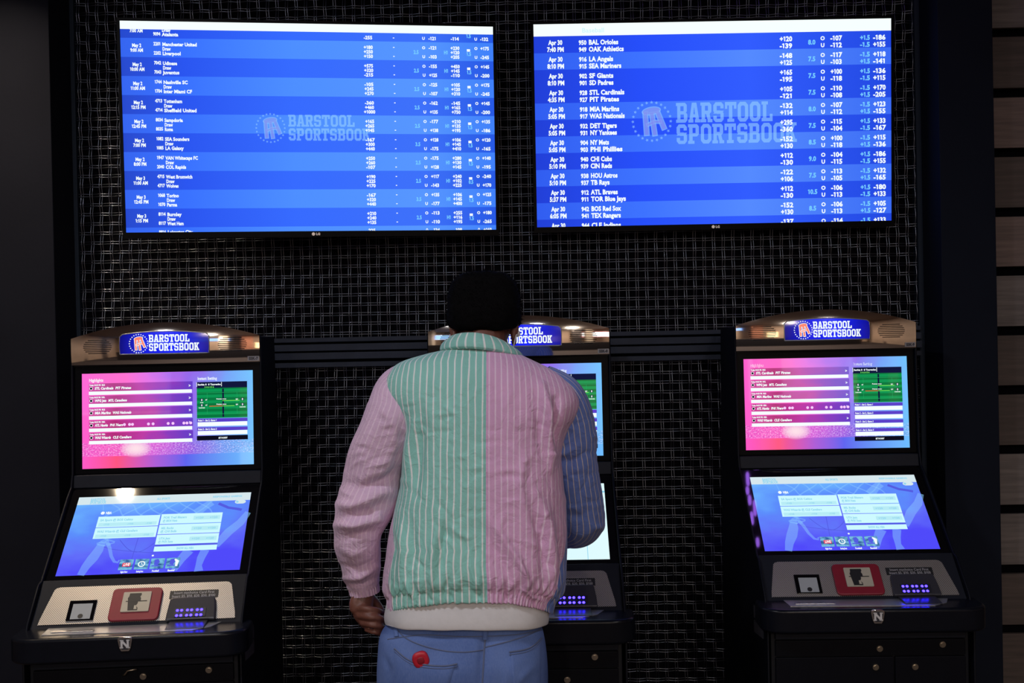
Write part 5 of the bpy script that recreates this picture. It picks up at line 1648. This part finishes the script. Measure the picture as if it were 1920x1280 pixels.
lf = np.concatenate([G[:, 0:cl_ + 1]], 1)
MB().grid(G[:, 0:cl_ + 1], uv=UVg[:, 0:cl_ + 1]).build('front_panel', MATS['cotton_sleeve'], jacket, smooth=True)['label'] = 'pink front panel'
gr_ = np.concatenate([G[:, cr_:], G[:, :1]], 1); ur_ = np.concatenate([UVg[:, cr_:], UVg[:, -1:] + np.array([.0032, 0])], 1)
MB().grid(gr_, uv=ur_).build('front_panel', MATS['cotton_blue'], jacket, smooth=True)['label'] = 'blue front panel with cream stripes'


def sleeve(ctrl, specs, mat, label, seed, stripe_r, flat=1.0):
    C = np.array([(*at(a[0], a[1], a[2]), a[3]) for a in ctrl], float)
    S = catmull(C, 170)
    T, U, V = frames(S[:, :3])
    nu = 150
    a = np.linspace(-math.pi, math.pi, nu + 1)
    # put the parameter seam on the far side (towards +y)
    G = np.zeros((170, nu + 1, 3)); UV = np.zeros((170, nu + 1, 2))
    ln = np.concatenate([[0], np.cumsum(np.linalg.norm(np.diff(S[:, :3], axis=0), axis=1))])
    for j in range(170):
        back = np.array([0, -1.0, 0]); b = back - T[j] * (back @ T[j])
        if np.linalg.norm(b) < .25: b = UPREV
        b = b / np.linalg.norm(b); UPREV = b
        s = np.cross(T[j], b)
        G[j] = S[j, :3] + S[j, 3] * (np.cos(a)[:, None] * b + np.sin(a)[:, None] * s * flat)
        UV[j, :, 0] = a * stripe_r; UV[j, :, 1] = ln[j]
    Nn = (G - S[:, None, :3]); Nn /= np.linalg.norm(Nn, axis=2)[..., None]
    P = G.reshape(-1, 3); Nf = Nn.reshape(-1, 3)
    rg = np.random.RandomState(seed + 5)
    specs = [(q, b_ * 1.35, c_) for q, b_, c_ in specs]
    for _ in range(40):
        q = ctrl[rg.randint(2, min(9, len(ctrl)))]; cx_, cy_ = q[0] + rg.uniform(-50, 50), q[1] + rg.uniform(-20, 20)
        an = rg.normal(-.1, .5); ln_ = rg.uniform(8, 26); ca, sa = math.cos(an), math.sin(an)
        specs.append(([(cx_ - ca * ln_, cy_ - sa * ln_), (cx_ + rg.uniform(-4, 4), cy_ + rg.uniform(-4, 4)), (cx_ + ca * ln_, cy_ + sa * ln_)], rg.choice([-1, 1]) * rg.uniform(.0012, .0034), rg.uniform(2.8, 5.5)))
    P = folds(P, Nf, specs)
    lv = np.repeat(np.linspace(0, 1, 170), nu + 1)
    P = P + Nf * (rumple(P, seed, .0030, .03, .035) * np.clip(lv / .3, .2, 1))[:, None]
    G2 = P.reshape(G.shape); G2[:, -1] = G2[:, 0]
    o = MB().grid(G2, uv=UV).build('sleeve', MATS[mat], jacket, smooth=True)
    o['label'] = label
    return o


def cuff(ctrl, mat, nrib=30):
    C = np.array([(*at(a[0], a[1], a[2]), a[3]) for a in ctrl], float)
    S = catmull(C, 14); T, U, V = frames(S[:, :3]); a = np.linspace(0, 2 * math.pi, 181)
    r = S[:, 3][:, None] + .0012 * np.sin(a * nrib)[None]
    G = S[:, None, :3] + r[..., None] * (np.cos(a)[None, :, None] * U[:, None] + np.sin(a)[None, :, None] * V[:, None])
    UV = np.stack([np.tile(a * .04, (14, 1)), np.repeat(np.linspace(0, .02, 14)[:, None], 181, 1)], -1)
    MB().grid(G, uv=UV).build('cuff', MATS[mat], jacket, smooth=True)


LS = [(790, 700, 2.742, .040), (752, 728, 2.734, .060), (741, 770, 2.708, .0715), (727, 815, 2.700, .0740), (712, 855, 2.702, .0745), (701, 890, 2.705, .0745), (690, 930, 2.707, .0755), (677, 972, 2.702, .0690), (672, 1005, 2.708, .0610), (674, 1042, 2.728, .0560), (678, 1075, 2.752, .0480), (681, 1092, 2.762, .0430)]
L_FOLDS = [([(645, 905), (680, 915), (740, 900)], -.008, 12), ([(632, 945), (660, 950), (715, 925)], .009, 9), ([(640, 968), (690, 960), (735, 935)], -.010, 9), ([(628, 985), (665, 985), (712, 972)], .010, 8), ([(640, 1008), (680, 1000), (712, 998)], -.008, 8),
           ([(690, 910), (720, 905), (750, 885)], -.012, 12), ([(690, 945), (705, 960), (715, 985)], .006, 7), ([(636, 1025), (660, 1040), (690, 1030)], .005, 8), ([(640, 1060), (670, 1068), (705, 1050)], -.005, 7), ([(645, 1084), (675, 1082), (706, 1062)], .008, 6), ([(650, 1096), (680, 1098), (708, 1080)], -.004, 4),
           ([(720, 760), (740, 800), (748, 850)], .005, 10), ([(700, 760), (690, 830), (680, 890)], .004, 14), ([(755, 800), (750, 850), (735, 910)], -.006, 9)]
sleeve(LS, L_FOLDS, 'cotton_sleeve', 'pink striped sleeve', 41, .072)
cuff([(680, 1088, 2.760, .0405), (681, 1096, 2.763, .0395), (683, 1104, 2.765, .0390), (684, 1111, 2.766, .0385)], 'cotton_sleeve')
RS = [(1010, 712, 2.745, .045), (1046, 742, 2.748, .062), (1064, 780, 2.757, .0660), (1071, 820, 2.766, .0665), (1075, 860, 2.780, .0665), (1079, 900, 2.800, .0675), (1083, 940, 2.828, .0695), (1083, 972, 2.868, .0700), (1070, 984, 2.930, .0640), (1045, 985, 3.020, .0550), (1016, 985, 3.095, .0470), (1008, 985, 3.115, .0430)]
R_FOLDS = [([(1040, 842), (1060, 850), (1085, 835)], .006, 6), ([(1046, 862), (1070, 868), (1100, 850)], -.006, 7), ([(1058, 800), (1050, 830), (1046, 860)], .007, 7), ([(1075, 800), (1068, 840), (1070, 900)], -.004, 9), ([(1066, 985), (1090, 1000), (1118, 985)], .004, 8), ([(1060, 960), (1085, 968), (1120, 950)], -.004, 9), ([(1100, 790), (1110, 840), (1112, 900)], .003, 10)]
sleeve(RS, R_FOLDS, 'cotton_blue', 'blue sleeve with cream stripes', 43, .072)
cuff([(1010, 985, 3.108, .0405), (1006, 985, 3.118, .0390), (1001, 985, 3.132, .0380)], 'cotton_blue')

# collar: a turned-down band round the neck
tc_ = np.linspace(-2.5, 2.5, 130)
top_l, top_r, top_b = at(842, 634, 2.765), at(960, 650, 2.765), at(893, 624, 2.765 - .070)
bot_l, bot_r, bot_b = at(826, 656, 2.757), at(981, 671, 2.757), at(900, 651.5, 2.757 - .086)


def collar_ring(l, r, b, db, df, yc):
    cx = (l[0] + r[0]) / 2; hw = (r[0] - l[0]) / 2; pts = []
    for t in tc_:
        s, c = math.sin(t), math.cos(t)
        zs_ = l[2] + (r[2] - l[2]) * (s + 1) / 2
        mid = (l[2] + r[2]) / 2
        z = zs_ + (b[2] - mid) * max(0, c) ** 1.5 + (0 if c > 0 else c * .035)
        pts.append((cx + hw * s, yc - (db if c > 0 else df) * c, z))
    return np.array(pts)


r_top = collar_ring(top_l, top_r, top_b, .070, .085, 2.765); r_bot = collar_ring(bot_l, bot_r, bot_b, .088, .105, 2.757)
r_in = r_top * np.array([1, 1, 1]) + (np.array([r_top[:, 0].mean(), 2.765, 0]) - r_top * np.array([1, 1, 0])) * .10 - np.array([0, 0, .004])
r_in2 = r_in - np.array([0, 0, .040])
rows = []
for f in np.linspace(0, 1, 12):
    q = r_top * (1 - f) + r_bot * f
    out = np.stack([np.sin(tc_), -np.cos(tc_), np.zeros_like(tc_)], -1)
    rows.append(q + out * (.007 * math.sin(f * math.pi)) + out * .0015)
rows = [r_bot + (r_in2 - r_bot) * .25 - np.array([0, 0, .003])] + rows[::-1]
rows += [r_in, r_in2]
uvc = [[(t * .075, k * .004) for t in tc_] for k in range(len(rows))]
MB().grid(rows, uv=uvc).build('collar', MATS['cotton_mint'], jacket, smooth=True)['label'] = 'mint green striped collar'

# --- shoes -------------------------------------------------------------------
for fx in (hipL - .015, hipR + .02):
    def sect(y, w, h0, h1, n=20):
        a = np.linspace(0, 2 * math.pi, n, endpoint=False)
        return [(fx + w * np.sign(math.cos(t)) * abs(math.cos(t)) ** .7, y, h0 + (h1 - h0) * (.5 + .5 * np.sign(math.sin(t)) * abs(math.sin(t)) ** .8)) for t in a]
    up = [sect(2.575, .022, .022, .070), sect(2.590, .036, .020, .105), sect(2.64, .042, .020, .112), sect(2.70, .044, .020, .098), sect(2.76, .047, .020, .078), sect(2.82, .047, .020, .062), sect(2.855, .036, .020, .050), sect(2.872, .018, .022, .040)]
    shoe = MB().grid(up, True, True, True).build('shoe', MATS['shoe_white'], person, smooth=True)
    so_ = [(fx + x, 2.722 + y) for x, y in [(.036, -.145), (.045, -.06), (.049, .05), (.048, .10), (.036, .142), (.0, .158), (-.036, .142), (-.048, .10), (-.049, .05), (-.045, -.06), (-.036, -.145), (0, -.156)]]
    MB().prism(so_, 'z', 0.0, .026).build('sole', MATS['shoe_sole'], shoe, bevel=0.004)

# --- earphones ---------------------------------------------------------------
ep = empty('earphones', tuple(headp(0, 0, -.01)))
tag(ep, 'white wired earphones in the person\'s ears', 'earphones')
off = np.array(headp(0, 0, -.01))
for s, pth in ((-1, [headp(-.0865, .004, -.012), at(851, 636, 2.795), at(853, 650, 2.79), at(860, 672, 2.83)]), (1, [headp(.0875, .002, -.006), at(968, 628, 2.775), at(963, 648, 2.77), at(958, 672, 2.82)])):
    c = np.array(pth[0]) - off
    q = MB(); blob(q, tuple(c), (.007, .009, .009), 12, 8); q.build('earbud', MATS['earphone_white'], ep, smooth=True)
    MB().tube(catmull(np.array(pth) - off, 16), .0019, 8).build('cord', MATS['earphone_white'], ep, smooth=True)
